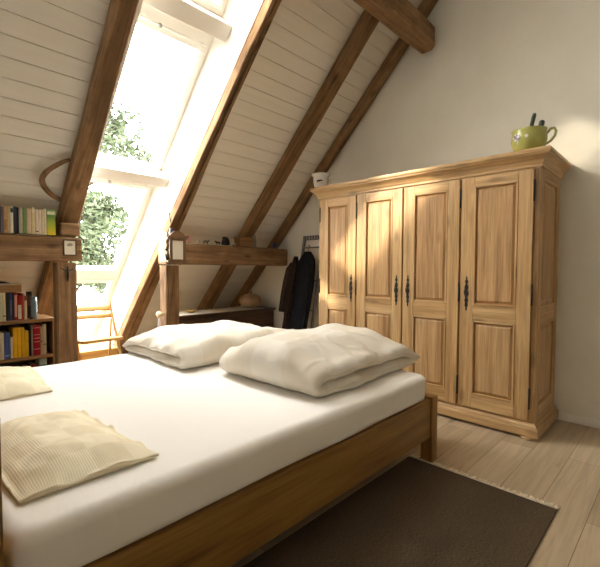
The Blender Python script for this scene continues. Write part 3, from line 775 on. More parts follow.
# ------------------------------------------------------------------ ornate cabinet, vase, peg, print, crucifix
g = thing('wall_cabinet', 'ornate dark wooden hanging cabinet with pale panel, at the post head', 'cabinet', (-3.70, 2.03, 1.235))
cy0, cy1, cz0, cz1, cxf = 1.945, 2.108, 1.255, 1.495, -3.615
b = MB(); b.box((-3.738, cy0, cz0), (cxf-.014, cy1, cz1)); b.build('case', 'walnut_z', g, bevel=.003)
b = MB(); b.box((cxf-.014, cy0-.006, cz0), (cxf, cy0+.024, cz1)); b.box((cxf-.014, cy1-.024, cz0), (cxf, cy1+.006, cz1)); b.box((cxf-.014, cy0+.024, cz0), (cxf, cy1-.024, cz0+.026)); b.box((cxf-.014, cy0+.024, cz1-.03), (cxf, cy1-.024, cz1)); b.build('front_frame', 'walnut_z', g, bevel=.003)
b = MB(); b.box((cxf-.012, cy0+.024, cz0+.026), (cxf-.007, cy1-.024, cz1-.03)); b.build('door_panel', 'frost', g)
cm = (cy0+cy1)/2
cr = [(cm-.098, cz1), (cm-.098, cz1+.012), (cm-.082, cz1+.018), (cm-.070, cz1+.034), (cm-.052, cz1+.050), (cm-.030, cz1+.061), (cm, cz1+.066), (cm+.030, cz1+.061), (cm+.052, cz1+.050), (cm+.070, cz1+.034), (cm+.082, cz1+.018), (cm+.098, cz1+.012), (cm+.098, cz1)]
b = MB(); b.prism(cr, 0, cxf-.022, cxf-.004); b.build('crest', 'walnut_y', g, bevel=.002)
b = MB(); b.prism([(cy0-.006, cz0), (cy1+.006, cz0), (cy1-.01, cz0-.014), (cm+.03, cz0-.028), (cm, cz0-.022), (cm-.03, cz0-.028), (cy0+.01, cz0-.014)], 0, cxf-.02, cxf-.004); b.build('apron', 'walnut_y', g, bevel=.002)
def scroll(yc, zc, sg, k):
    b = MB(); pts = []
    for i in range(16):
        a = i/15*2.1*PI; r = .004+.021*(1-i/15)
        pts.append((cxf-.012, yc+sg*r*math.cos(a), zc+k*r*math.sin(a)))
    b.tube(pts, .0062, 6); b.build('scroll', 'walnut_z', g)
for yc, sg in ((cy0-.012, -1), (cy1+.012, 1)):
    scroll(yc, cz1+.0, sg, 1); scroll(yc, cz0+.004, sg, -1)
# carved side bracket towards the window, sunlight painted in as paler wood
def fret(pts): return pts
br_ = [(-3.625, 1.27), (-3.64, 1.245), (-3.66, 1.262), (-3.672, 1.30), (-3.655, 1.335), (-3.668, 1.36), (-3.70, 1.372), (-3.672, 1.388), (-3.655, 1.42), (-3.675, 1.445), (-3.66, 1.47), (-3.635, 1.478), (-3.64, 1.505), (-3.67, 1.535), (-3.715, 1.552), (-3.76, 1.545), (-3.80, 1.515), (-3.815, 1.47), (-3.80, 1.43), (-3.822, 1.40), (-3.822, 1.365), (-3.80, 1.34), (-3.812, 1.30), (-3.80, 1.262), (-3.775, 1.245), (-3.74, 1.26), (-3.70, 1.25)]
b = MB(); b.prism(br_, 1, 1.925, 1.942); b.build('carved_side', wood('sunlit_carved_wood', (.62, .50, .33), (.55, .42, .26), (.4, .28, .15), 2, 1, .1), g, bevel=.002)

v = thing('bud_vase', 'small dark vase with a thin dry twig above the ornate cabinet', 'vase', (-3.80, 2.06, 1.456))
b = MB(); b.lathe([(0, 0), (.026, 0), (.034, .015), (.036, .05), (.032, .085), (.028, .115), (.022, .135), (.026, .142), (.018, .140), (0, .12)], 20, (-3.80, 2.06, 1.456)); b.build('vessel', 'violet', v)
b = MB(); b.tube([(-3.80, 2.06, 1.585), (-3.795, 2.045, 1.66), (-3.785, 2.025, 1.74), (-3.77, 2.005, 1.80)], .003, 5); b.tube([(-3.795, 2.045, 1.65), (-3.785, 2.05, 1.69), (-3.775, 2.05, 1.71)], .002, 5)
for p in ((-3.785, 2.025, 1.742), (-3.793, 2.042, 1.68)):
    b.lathe([(0, -.02), (.006, -.005), (.007, .005), (0, .02)], 8, p)
b.build('twig', 'bark', v)
b = MB(); mt = Matrix.Translation((-3.82, 1.974, .73)) @ Matrix.Rotation(PI/2, 4, 'X')
b.lathe([(0, 0), (.014, 0), (.014, .02), (.026, .028), (.034, .045), (.032, .06), (.018, .07), (0, .072)], 20, (0, 0, 0), mt); tag(b.build('coat_peg', 'knob'), 'round pale coat peg fixed to the side of the post near the sideboard', 'peg')
g = thing('framed_print', 'small framed cream print hung on the beam end', 'picture', (PX, 1.10, 1.30))
b = MB(); y0_, y1_, z0_, z1_ = 1.052, 1.150, 1.298, 1.428
for q in (((y0_, z0_), (y1_, z0_+.007)), ((y0_, z1_-.007), (y1_, z1_)), ((y0_, z0_), (y0_+.007, z1_)), ((y1_-.007, z0_), (y1_, z1_))): b.box((PX+.002, q[0][0], q[0][1]), (PX+.016, q[1][0], q[1][1]))
b.build('frame', 'dark_y', g)
b = MB(); b.box((PX+.005, y0_+.006, z0_+.006), (PX+.011, y1_-.006, z1_-.006)); pr = b.build('sheet', 'print', g)
b = MB(); random.seed(5)
cyp, czp = (y0_+y1_)/2, z1_-.038
b.prism([(cyp-.022, czp-.012), (cyp-.010, czp-.016), (cyp+.012, czp-.013), (cyp+.026, czp-.006), (cyp+.018, czp+.006), (cyp+.006, czp+.012), (cyp-.008, czp+.008), (cyp-.020, czp+.002)], 0, PX+.011, PX+.0118)
b.build('drawing', 'print_ink', pr)
cz, cyc = 1.145, 1.082
g = thing('crucifix', 'small dark crucifix on the post below the framed print', 'crucifix', (PX, cyc, 1.08))
b = MB(); b.prism([(cyc-.005, 1.08), (cyc+.005, 1.08), (cyc+.006, 1.205), (cyc-.006, 1.205)], 0, PX+.002, PX+.008); b.build('upright', 'iron', g)
b = MB(); b.tube([(PX+.014, cyc, 1.09), (PX+.016, cyc+.003, 1.125), (PX+.016, cyc, 1.16), (PX+.016, cyc, 1.178)], [.004, .007, .009, .006], 8); b.tube([(PX+.013, cyc-.058, 1.192), (PX+.015, cyc-.03, 1.180), (PX+.015, cyc, 1.172), (PX+.015, cyc+.03, 1.180), (PX+.013, cyc+.058, 1.192)], [.003, .0045, .006, .0045, .003], 8); b.lathe([(0, -.009), (.007, -.005), (.008, 0), (.006, .006), (0, .009)], 10, (PX+.016, cyc, 1.189)); b.build('figure', 'iron', g)
# bent wooden hook on the rafter
hk = [(-3.578, 1.052, 2.071), (-3.565, 1.01, 2.045), (-3.574, .963, 2.012), (-3.621, .912, 1.966), (-3.668, .888, 1.915), (-3.715, .905, 1.868), (-3.765, .96, 1.82), (-3.80, 1.012, 1.795), (-3.815, 1.052, 1.785)]
hs = []
for i in range(len(hk)-1):
    for k in range(3):
        f = k/3; p0, p1, p2, p3 = [Vector(hk[max(0, min(len(hk)-1, i+q))]) for q in (-1, 0, 1, 2)]
        hs.append(.5*((2*p1)+(p2-p0)*f+(2*p0-5*p1+4*p2-p3)*f*f+(3*p1-p0-3*p2+p3)*f**3))
hs.append(Vector(hk[-1])); hs = [p-SN*.032 for p in hs]
b = MB(); b.tube(hs, [.014+.006*math.sin(PI*i/(len(hs)-1)) for i in range(len(hs))], 10, 1.25); tag(b.build('bent_wood_hook', 'beam_z'), 'bent wooden bow fixed to the side of the rafter above the books', 'hook')

# ------------------------------------------------------------------ books
def book(x1, y0, y1, z0, h, depth, col, label, group, tilt=0., band=None, cap=None, bands=None):
    """spine faces +X at x1, stands at z0"""
    w = y1-y0; ym = (y0+y1)/2
    bs = Matrix.Translation((x1-depth/2, ym, z0)) @ Matrix.Rotation(tilt, 4, 'X')
    if tilt: bs = Matrix.Translation((0, 0, abs(math.sin(tilt))*w/2)) @ bs
    g = thing('book', label, 'book', group=group, basis=bs)
    m = bookmat(col); b = MB(); q = min(.004, w*.2)
    def bx(lo, hi): b.box(lo, hi)
    hd = depth/2; hw = w/2
    b.box((-hd, -hw, 0), (hd, -hw+q*.6, h)); b.box((-hd, hw-q*.6, 0), (hd, hw, h))
    b.prism([(hd-.006, -hw), (hd-.001, -hw), (hd+.0015, -hw*.5), (hd+.002, 0), (hd+.0015, hw*.5), (hd-.001, hw), (hd-.006, hw)], 2, 0, h)
    b.build('cover', m, g, frame=bs)
    b = MB(); b.box((-hd+.004, -hw+q*.6, .003), (hd-.006, hw-q*.6, h-.003)); b.build('pages', 'paper', g, frame=bs)
    def strip(z0_, z1_, c, nm):
        b = MB(); b.prism([(hd+.0012, -hw*.92), (hd+.0022, -hw*.5), (hd+.0028, 0), (hd+.0022, hw*.5), (hd+.0012, hw*.92)][::1]+[(hd-.001, hw*.92), (hd-.001, -hw*.92)], 2, z0_, z1_); b.build(nm, bookmat(c), g, frame=bs)
    if band: strip(h*band[0], h*band[1], band[2], 'title_band')
    if bands:
        for a, c_, cc in bands: strip(h*a, h*c_, cc, 'spine_band')
    return g
BX = -3.768; BZ = 1.4625
def _yy(u, X, a):
    r = (u-300.)/404.3
    dx = r*math.cos(a)-math.sin(a); dy = r*math.sin(a)+math.cos(a)
    return X*dy/dx
rows = [ # u0,u1,height,colour,label,band
 (-9, -4.6, .20, (150, 120, 90), 'tan book on the beam at the far end of the row from the rafter', None),
 (-4.4, -2.2, .21, (190, 180, 150), 'pale cream book on the beam beside the navy one', None),
 (-2.0, 1.7, .205, (28, 32, 44), 'black navy book on the beam between pale cream and grey mauve books', None),
 (1.9, 4.7, .195, (112, 108, 118), 'grey mauve book on the beam next to the tan pair', None),
 (5.0, 7.9, .20, (196, 160, 116), 'tan orange book on the beam beside the grey mauve book', (.1, .5, (176, 130, 90))),
 (8.0, 11.2, .205, (188, 162, 124), 'light tan book on the beam beside the white book with dark label', None),
 (11.4, 14.4, .205, (216, 214, 190), 'white book with dark label block at its top on the beam', (.76, .92, (60, 72, 66))),
 (14.6, 17.6, .205, (52, 58, 70), 'slate grey book on the beam beside the thinner navy book', None),
 (17.7, 19.8, .200, (30, 34, 46), 'thin dark navy book on the beam between slate and stone books', None),
 (20.0, 23.7, .200, (178, 166, 146), 'stone grey book on the beam beside the green book', None),
 (24.0, 27.6, .203, (104, 140, 82), 'mid green slim book on the beam among beige ones', None),
 (27.8, 32.2, .198, (206, 180, 152), 'pinkish beige book on the beam beside the slim green book', None),
 (32.5, 35.9, .212, (222, 206, 160), 'tallest cream yellow book on the beam', (.8, .95, (232, 224, 196))),
 (36.2, 39.6, .197, (222, 204, 186), 'pale pink cream book on the beam with tiny dark mark at its foot', (.09, .13, (90, 76, 70))),
 (39.8, 42.2, .196, (226, 210, 192), 'pale pink cream book on the beam without mark', None),
 (42.4, 44.7, .198, (214, 200, 166), 'thin sand coloured book on the beam', None),
 (44.9, 47.4, .210, (224, 208, 172), 'tall thin cream book on the beam against the green yellow one', None),
]
for u0, u1, h, c, lab, bd in rows:
    book(BX, _yy(u0, BX, .7675)+.0006, _yy(u1, BX, .7675)-.0006, BZ, h, .13, c, lab, 'books on the beam', 0, bd)
# green-yellow book whose cover shades from green to yellow
t = NT('green_yellow_cover'); tc = t.n('ShaderNodeTexCoord'); sp = t.n('ShaderNodeSeparateXYZ'); t.l(tc.outputs['Generated'], sp.inputs[0])
t.col(t.ramp(sp.outputs['Z'], [(0., s2l((214, 190, 40))), (.35, s2l((168, 178, 60))), (.75, s2l((92, 138, 70))), (1., s2l((112, 150, 84)))])); t.rough(.4, .4)
_bk[(1, 1, 1)] = t.m
book(BX, _yy(47.9, BX, .7675), _yy(56.3, BX, .7675), BZ, .205, .14, (1, 1, 1), 'thick green to yellow book with white title at row end by the rafter', 'books on the beam', 0, (.80, .93, (214, 218, 190)))

# bookcase
kx1, kx0, ky0, ky1 = -4.05, -4.42, -.55, 1.07
bc = thing('bookcase', 'low brown wooden bookcase behind the bed, filled with books', 'bookcase', ((kx0+kx1)/2, (ky0+ky1)/2, 0))
b = MB(); b.box((kx0-.24, ky0, .722), (kx1, ky1-.026, .75)); b.build('top_board', ['shelf_y'], bc, bevel=.002)
for y in (ky0, ky1-.026):
    b = MB(); b.box((kx0, y, 0), (kx1, y+.026, .75 if y > 0 else .722)); b.build('side_panel', 'shelf_z', bc, bevel=.002)
for z in (.405, .09):
    b = MB(); b.box((kx0+.01, ky0+.026, z), (kx1-.004, ky1-.026, z+.024)); b.build('shelf', 'shelf_y', bc, bevel=.002)
b = MB(); b.box((kx0, ky0+.026, .06), (kx0+.01, ky1-.026, .722)); b.build('back_panel', 'dark_y', bc)
X1 = -4.07; Z1 = .7512
def row(items, X, Z, group, dep=.18):
    for it in items:
        u0, u1, h, c, lab = it[:5]; bd = it[5] if len(it) > 5 else None; tl = it[6] if len(it) > 6 else 0.; bands = it[7] if len(it) > 7 else None
        book(X, _yy(u0, X, .7675)+.0006, _yy(u1, X, .7675)-.0006, Z, h, dep, c, lab, group, tl, bd, None, bands)
row([
 (-6, -2.5, .235, (150, 60, 50), 'rust red book on the bookcase top, below the long wooden box'),
 (-2.3, 1.6, .235, (196, 200, 168), 'pale greenish book on the bookcase top beside the cream one'),
 (1.8, 4.8, .235, (214, 200, 160), 'cream book with grey line on the bookcase top', (.15, .2, (120, 110, 90))),
 (5.2, 8.8, .235, (48, 50, 54), 'charcoal book on the bookcase top beside the blue one'),
 (9.0, 11.2, .230, (62, 70, 118), 'blue book on the bookcase top between charcoal and midnight ones', (.2, .75, (96, 100, 132))),
 (11.4, 13.2, .228, (34, 32, 56), 'thin midnight blue book on the bookcase top'),
 (13.4, 16.4, .233, (158, 36, 36), 'red book with pale stripe along its spine on the bookcase top', (.12, .9, (206, 150, 130))),
 (16.8, 20.8, .205, (150, 26, 36), 'crimson book with white lower label on the bookcase top', (.04, .62, (216, 206, 190))),
 (21.0, 23.2, .222, (176, 76, 56), 'orange red thin book on the bookcase top'),
 (23.4, 26.2, .203, (206, 190, 164), 'beige book with brown head on the bookcase top', (.8, .99, (120, 60, 50))),
], -4.075, .7512, 'books on the bookcase top')
g = thing('photo_box', 'dark brown upright picture card on the bookcase top behind the glass', 'card', (-4.2, _yy(29, -4.15, .7675), .7512))
b = MB(); ya, yb_ = _yy(26.6, -4.15, .7675), _yy(31.2, -4.15, .7675); b.box((-4.19, ya, .7512), (-4.15, yb_, .985)); b.build('backing', plain('dark_card', (.03, .026, .022), .7, .2), g)
b = MB(); b.box((-4.15, ya+.004, .86), (-4.147, yb_-.004, .95)); b.build('photo', plain('brown_photo', (.12, .05, .035), .5, .3), g)
g = thing('drinking_glass', 'blue grey glass at the end of the books on the bookcase', 'glass', (-4.10, _yy(33, -4.1, .7675), .7512))
b = MB(); b.lathe([(0, 0), (.021, 0), (.023, .006), (.0245, .19), (.022, .19), (.020, .01), (0, .008)], 20, (-4.10, _yy(33., -4.1, .7675), .7512)); b.build('tumbler', 'glass_blue', g)
g = thing('small_bowl', 'tiny dark bowl at the front edge of the bookcase top', 'bowl', (-4.068, _yy(29.6, -4.07, .7675), .7512))
b = MB(); b.lathe([(0, 0), (.012, 0), (.014, .005), (.0, .006)] if False else [(0, 0), (.010, 0), (.012, .004), (.016, .012), (.017, .02), (.015, .02), (.012, .01), (0, .007)], 16, (-4.060, _yy(29.6, -4.07, .7675), .7512)); b.build('bowl', 'tin_black', g)
ZX = .7512+.2365
g = thing('wooden_box', 'long flat wooden box lying on top of the bookcase books', 'box', (-4.16, .42, ZX))
yb1 = _yy(21.2, -4.055, .7675)
b = MB(); b.box((-4.24, .25, ZX), (-4.055, yb1, ZX+.06)); b.build('tray', 'shelf_y', g, bevel=.003)
b = MB(); b.box((-4.245, .247, ZX+.06), (-4.052, yb1+.003, ZX+.074)); b.build('lid', plain('pale_lid', (.5, .42, .3), .6, .3), g, bevel=.003)
ye = _yy(9.5, -4.1, .7675)
b = MB(); b.prism([(.30, ZX+.0745), (.30, ZX+.094), (ye-.08, ZX+.096), (ye-.04, ZX+.09), (ye, ZX+.078), (ye, ZX+.0745)], 0, -4.19, -4.08); tag(b.build('black_case', 'tin_black', bevel=.003), 'flat black tapered case lying on the long wooden box', 'case')
row([
 (-6, -2.2, .20, (150, 140, 120), 'grey book on the middle shelf beside the cream one'),
 (-2.0, 2.2, .222, (206, 196, 170), 'cream book on the middle shelf beside the blue book', None, .0),
 (2.8, 8.2, .222, (64, 84, 140), 'wide blue book on the middle shelf', (.1, .16, (130, 140, 170)), .0),
 (8.5, 11.2, .178, (206, 196, 180), 'short whitish book on the middle shelf next to the yellow ones', None, .0),
 (11.4, 15.4, .255, (222, 172, 30), 'first tall yellow book next to the short whitish one', None, .0),
 (15.6, 19.4, .255, (226, 178, 34), 'second tall yellow book on the middle shelf'),
 (19.6, 23.0, .253, (216, 166, 28), 'third tall yellow book, beside the shorter yellow book', None, .0),
 (23.2, 27.2, .22, (214, 170, 36), 'shorter yellow book at the end of the yellow set', None, .0),
 (28.2, 29.8, .26, (40, 38, 36), 'thin black book on the middle shelf beside the grey one'),
 (30.0, 31.6, .27, (150, 146, 140), 'thin grey book on the middle shelf beside the thick red one'),
 (32.0, 38.8, .265, (150, 16, 34), 'thick dark red book with pale bands on the middle shelf', None, 0., ((.9, .915, (220, 180, 160)), (.67, .685, (220, 180, 160)), (.55, .58, (214, 150, 130)), (.44, .455, (220, 180, 160)), (.2, .215, (220, 180, 160)))),
 (39.2, 41.0, .245, (196, 172, 130), 'thin tan book on the middle shelf beside the thick red one', (.45, .5, (110, 80, 60))),
 (41.2, 45.0, .265, (190, 178, 146), 'wide beige book at the end of the middle shelf', (.3, .36, (150, 130, 100))),
], -4.085, .4302, 'books on the middle shelf')
row([
 (22.5, 28.6, .22, (34, 24, 24), 'dark brown book on the bottom shelf beside the maroon one'),
 (29.0, 35.4, .235, (120, 24, 28), 'maroon book on the bottom shelf'),
], -4.085, .1152, 'books on the bottom shelf')
ya, yb_ = _yy(37, -4.09, .7675), _yy(45.4, -4.09, .7675)
g = thing('card_box', 'dark teal card box with cream label on the bottom shelf', 'box', (-4.17, (ya+yb_)/2, .1152))
b = MB(); b.box((-4.25, ya, .1152), (-4.09, yb_, .335)); b.build('carton', plain('dark_teal_card', (.05, .09, .085), .7, .2), g, bevel=.002)
b = MB(); b.box((-4.09, ya+.008, .17), (-4.088, yb_-.012, .31)); b.build('paper_label', 'paper', g)
b = MB(); b.box((-4.24, ya+.003, .336), (-4.092, yb_-.002, .392)); tag(b.build('small_carton', 'teal', bevel=.003), 'small pale teal box lying on the dark teal card box', 'box')

# ------------------------------------------------------------------ trinkets on the beam
BZ2 = 1.4585
XF = -3.80
def yb(u, X=XF): return _yy(u, X, .7675)
def animal(label, u, L, mat, dirn=1, tail=True):
    y = yb(u); g = MB(); H = L*.62
    g.tube([(XF, y-dirn*L*.42, BZ2+H*.62), (XF, y-dirn*L*.2, BZ2+H*.66), (XF, y+dirn*L*.1, BZ2+H*.62), (XF, y+dirn*L*.36, BZ2+H*.70), (XF, y+dirn*L*.46, BZ2+H*.9), (XF, y+dirn*L*.58, BZ2+H*.88), (XF, y+dirn*L*.68, BZ2+H*.80)], [L*.10, L*.16, L*.15, L*.14, L*.10, L*.09, L*.04], 10)
    for dy in (-.34, .26):
        for dx in (-.07, .07): g.tube([(XF+dx*L, y+dirn*dy*L, BZ2+H*.6), (XF+dx*L, y+dirn*(dy-.03)*L, BZ2+H*.3), (XF+dx*L, y+dirn*dy*L, BZ2)], [L*.075, L*.045, L*.05], 7)
    for dx in (-.05, .05): g.tube([(XF+dx*L, y+dirn*L*.47, BZ2+H*.95), (XF+dx*1.3*L, y+dirn*L*.45, BZ2+H*1.12)], [L*.035, L*.012], 6)
    g.tube([(XF, y-dirn*L*.42, BZ2+H*.68), (XF, y-dirn*L*.54, BZ2+H*.55), (XF, y-dirn*L*.56, BZ2+H*.3)], [L*.03, L*.022, L*.015], 6)
    return tag(g.build('animal_figurine', mat), label, 'figurine', 'tiny figurines on the beam')
b = MB(); b.lathe([(0, 0), (.011, 0), (.012, .01), (.008, .02), (.0075, .075), (.003, .085), (0, .088)], 12, (XF, yb(188.6), BZ2)); tag(b.build('candle', 'pink'), 'tiny dull pink candle on the beam beside the ornate cabinet', 'candle')
animal('tiny pale animal figurine next to the pink candle', 197.5, .05, 'tin_pale')
animal('small grey animal figurine in the middle of the beam trinkets', 206, .07, 'tin_grey')
animal('small black animal figurine beside the round black one', 218, .065, 'tin_black', -1)
b = MB(); y = yb(226.8); b.lathe([(0, 0), (.045, 0), (.052, .012), (.048, .045), (.035, .075), (.018, .09), (0, .094)], 20, (XF-.02, y, BZ2), None, .8, 1.); b.lathe([(0, -.02), (.018, -.01), (.02, 0), (.014, .014), (0, .02)], 12, (XF-.0, y-.038, BZ2+.075)); tag(b.build('hen_figurine', 'tin_black'), 'round black hen figurine on the beam beside the wooden box', 'figurine')
b = MB(); b.lathe([(0, 0), (.016, 0), (.02, .012), (.016, .026), (0, .032)], 14, (XF, yb(234.5), BZ2)); tag(b.build('pebble', 'tin_pale'), 'small pale pebble on the beam between black hen and wooden box', 'pebble')
g = thing('keepsake_box', 'small brown wooden box on the beam in front of a rafter', 'box', (XF, yb(245), BZ2))
y0_, y1_ = yb(240.5, -3.775), yb(254.2, -3.775)
b = MB(); b.box((-3.90, y0_, BZ2), (-3.775, y1_, BZ2+.085)); b.build('case', 'shelf_y', g, bevel=.004)
b = MB(); b.box((-3.903, y0_-.003, BZ2+.085), (-3.772, y1_+.003, BZ2+.105)); b.build('lid', 'shelf_y', g, bevel=.004)
b = MB(); yq = yb(255, -3.84); b.lathe([(0, 0), (.017, 0), (.018, .01), (.018, .07), (.008, .095), (.008, .13), (.010, .135), (0, .136)], 14, (-3.80, y1_+.03, BZ2)); tag(b.build('vial', 'glass_blue'), 'slim grey glass vial behind the small wooden box on the beam', 'vial')
g = thing('blue_cup', 'small dark blue cup at the beam end by the gable wall', 'cup', (-3.86, 3.53, BZ2))
b = MB(); b.lathe([(0, 0), (.024, 0), (.03, .02), (.034, .06), (.031, .06), (.026, .02), (0, .01)], 18, (-3.86, 3.53, BZ2)); b.build('bowl', 'blue', g)
b = MB(); b.tube([(-3.83, 3.53, BZ2+.015), (-3.808, 3.53, BZ2+.022), (-3.805, 3.53, BZ2+.04), (-3.828, 3.53, BZ2+.048)], .004, 6); b.build('handle', 'blue', g)

# ------------------------------------------------------------------ folding chair
ch = thing('folding_chair', 'slatted wooden folding chair in front of the low window', 'chair', (-4.25, 1.48, 0))
cy0_, cy1_ = 1.295, 1.70
def bar(name, pts, w, d, mat='beech_z'):
    """flat bar with rectangular section along pts in an X-Z plane"""
    b = MB(); pts = [Vector(p) for p in pts]; rings = []
    for i, p in enumerate(pts):
        dd = (pts[min(i+1, len(pts)-1)]-pts[max(i-1, 0)]).normalized(); n = Vector((-dd.z, 0, dd.x))
        rings.append([b.bm.verts.new(p+n*a*d/2+Vector((0, c*w/2, 0))) for a, c in ((-1, -1), (1, -1), (1, 1), (-1, 1))])
    for A, B in zip(rings, rings[1:]):
        for k in range(4): b.face([A[k], A[(k+1) % 4], B[(k+1) % 4], B[k]])
    b.face(rings[0][::-1]); b.face(rings[-1]); return b.build(name, mat, ch, bevel=.003)
for y in (cy0_+.01, cy1_-.01):
    bar('back_post', [(-4.47, y, .835), (-4.36, y, .62), (-4.22, y, .36), (-4.02, y, 0)], .02, .034)
for y in (cy0_+.036, cy1_-.036):
    bar('leg', [(-4.36, y, .66), (-4.40, y, .36), (-4.45, y, 0)], .018, .03)
for z0, z1, xo in ((.745, .797, -4.452), (.672, .715, -4.415)):
    b = MB(); n = 14
    def P(u, v, off, z0=z0, z1=z1, xo=xo):
        y = cy0_+.02+(cy1_-cy0_-.04)*u; z = z0+(z1-z0)*v
        return Vector((xo+.022+off-.02*math.sin(PI*u)-(z-z0)*.5, y, z))
    A = b.grid(n, 4, lambda u, v: P(u, v, .007)); B = b.grid(n, 4, lambda u, v: P(u, v, -.007))
    def st(a, c):
        for i in range(len(a)-1): b.face([a[i], a[i+1], c[i+1], c[i]])
    st(A[0], B[0]); st(A[-1], B[-1]); st([r[0] for r in A], [r[0] for r in B]); st([r[-1] for r in A], [r[-1] for r in B])
    b.build('back_slat', 'beech_y', ch)
b = MB()
r_ = .05
poly = [(-4.45, cy0_+.02), (-4.45, cy1_-.02), (-4.09-r_, cy1_), (-4.09-r_*.3, cy1_-r_*.3), (-4.09, cy1_-r_), (-4.09, cy0_+r_), (-4.09-r_*.3, cy0_+r_*.3), (-4.09-r_, cy0_)]
b.prism(poly, 2, .456, .486, Matrix.Translation((-4.27, 0, .472)) @ Matrix.Rotation(math.radians(-5), 4, 'Y') @ Matrix.Translation((4.27, 0, -.472))); b.build('seat', 'beech_y', ch, bevel=.005)
b = MB(); b.tube([(-4.425, cy0_+.036, .18), (-4.425, cy1_-.036, .18)], .009, 8); b.build('stretcher', 'beech_y', ch)
b = MB(); b.tube([(-4.10, cy0_+.01, .145), (-4.10, cy1_-.01, .145)], .009, 8); b.build('stretcher', 'beech_y', ch)

# ------------------------------------------------------------------ outside
b = MB(); b.box((-60, -40, -4.2), (-6.5, 50, -4)); struct(b.build('ground', 'gravel'))
def tree(label, base, blobs, n, seed, lsz):
    g = thing('garden_tree', label, 'tree', base, 0, 'garden trees beyond the skylights'); random.seed(seed)
    b = MB(); c0 = Vector(blobs[0][0]); bs = Vector(base)
    b.tube([bs, bs.lerp(c0, .4)+Vector((.1, .1, 0)), bs.lerp(c0, .8), c0], [.22, .17, .13, .06], 10)
    for c, r in blobs[1:]:
        st = bs.lerp(c0, random.uniform(.5, .9)); b.tube([st, st.lerp(Vector(c), .5)+Vector((0, 0, -.1)), c], [.09, .06, .025], 7)
    b.build('trunk', 'bark', g)
    b = MB()
    tot = sum(r**2 for _, r in blobs)
    for c, r in blobs:
        for k in range(int(n*r*r/tot)):
            d = Vector((random.gauss(0, 1), random.gauss(0, 1), random.gauss(0, 1))).normalized()*r*(random.random()**.45)
            d.z *= .8; p = Vector(c)+d
            if noise.noise(p*1.3+Vector((seed, 0, 0))) < -.12: continue
            u = Vector((random.gauss(0, 1), random.gauss(0, 1), random.gauss(0, .6))).normalized(); w = u.cross(Vector((random.gauss(0, 1), random.gauss(0, 1), random.gauss(0, 1)))).normalized()
            s = lsz*random.uniform(.6, 1.3); f = u.cross(w)*s*.12
            v = [b.bm.verts.new(p+q) for q in (-u*s, w*s*.42+f, u*s, -w*s*.42+f)]; b.face([v[0], v[1], v[2], v[3]], False)
    b.build('foliage', 'leaf', g)
tree('leafy green tree filling the low window beside the post', (-12.5, 2.7, -4), [((-12.3, 3.2, 2.6), 1.1), ((-12.5, 4.2, 2.2), 1.25), ((-12.3, 3.3, 3.3), .9), ((-12.6, 4.1, .9), 1.2), ((-12.2, 3.2, 1.6), 1.2), ((-12.6, 4.6, 2.9), .7), ((-12.4, 2.4, 2.4), 1.2)], 16000, 2, .11)
tree('taller thin leafed tree seen through the upper skylight', (-15.5, 3.4, -4), [((-15.4, 4.3, 5.4), 1.1), ((-15.5, 5.6, 5.6), 1.3), ((-15.3, 4.6, 6.6), 1.1), ((-15.6, 6.3, 6.6), .95), ((-15.4, 4.8, 5.0), 1.3), ((-15.4, 6.8, 5.3), .8), ((-15.2, 4.0, 7.6), .9), ((-15.5, 5.3, 7.6), .8)], 9000, 5, .125)

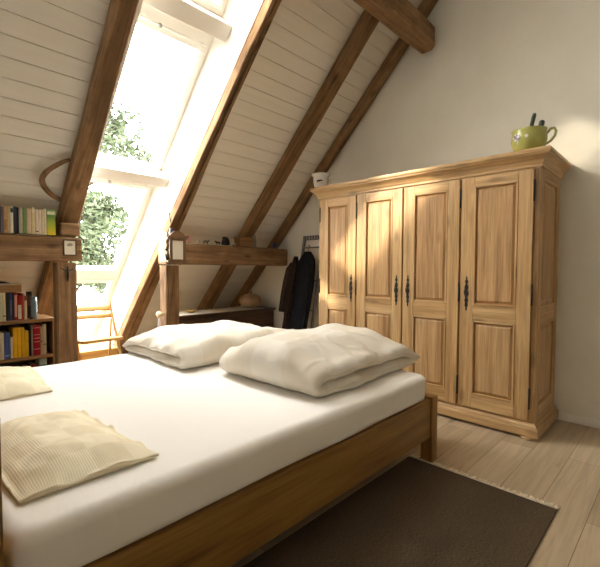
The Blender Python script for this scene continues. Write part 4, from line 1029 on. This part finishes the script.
# ------------------------------------------------------------------ light
w = bpy.data.worlds.new('sky'); SC.world = w; w.use_nodes = True; nt = w.node_tree; nt.nodes.clear()
o = nt.nodes.new('ShaderNodeOutputWorld'); bg = nt.nodes.new('ShaderNodeBackground'); nt.links.new(bg.outputs[0], o.inputs[0])
bg.inputs[0].default_value = (1., .972, .925, 1); bg.inputs[1].default_value = 18.
def lamp(name, typ, **k):
    l = bpy.data.lights.new(name, typ)
    for a, v in k.items(): setattr(l, a, v)
    ob = bpy.data.objects.new(name, l); C.objects.link(ob); return ob
sun = lamp('sun', 'SUN', energy=6.5, color=(1., .87, .68), angle=math.radians(2.8))
sd = Vector((.6, .7, -.425)); sun.rotation_euler = sd.to_track_quat('-Z', 'Y').to_euler(); sun.location = (-14, -12, 12)
def portal(fr, s0, s1, y0, y1):
    ob = lamp('skylight_portal', 'AREA', shape='RECTANGLE', size=s1-s0, size_y=y1-y0); ob.data.cycles.is_portal = True
    ob.matrix_world = fr @ Matrix.Translation(((s0+s1)/2, (y0+y1)/2, .44))
portal(SLOPE, .07, 1.0, Y0+.09, Y1-.09); portal(SLOPE, 1.25, 2.42, Y0+.09, Y1-.09); portal(SLOPE, 2.70, 3.86, Y0+.09, Y1-.09); portal(SLOPE, 4.23, 5.73, Y0+.09, Y1-.09); portal(WB, HZ0+.1, HZ1-.1, -HX1+.08, -HX0-.08)

# ------------------------------------------------------------------ camera
f_px, pitch = 404., math.atan2(15.3, 404.)
a = math.atan2(390., f_px/math.cos(pitch))
cam = bpy.data.cameras.new('camera'); co = bpy.data.objects.new('camera', cam); C.objects.link(co)
cam.sensor_width = 36.; cam.sensor_fit = 'HORIZONTAL'; cam.lens = f_px/600*36; cam.clip_start = .02; cam.clip_end = 200
fh = Vector((-math.sin(a), math.cos(a), 0)); Fv = fh*math.cos(pitch)+Vector((0, 0, -math.sin(pitch))); Rv = Vector((math.cos(a), math.sin(a), 0)); Uv = Rv.cross(Fv); roll = .0045
Rv, Uv = Rv*math.cos(roll)+Uv*math.sin(roll), Uv*math.cos(roll)-Rv*math.sin(roll)
m = Matrix((Rv, Uv, -Fv)).transposed().to_4x4(); m.translation = (0, 0, 1.2); co.matrix_world = m
SC.camera = co
vs = SC.view_settings; vs.view_transform = 'Standard'; vs.look = 'None'; vs.exposure = .55; vs.gamma = 1.; vs.use_curve_mapping = False
cy = SC.cycles; cy.use_denoising = True; cy.max_bounces = 10; cy.diffuse_bounces = 7; cy.transparent_max_bounces = 12; cy.sample_clamp_indirect = 8.; cy.caustics_reflective = False; cy.caustics_refractive = False
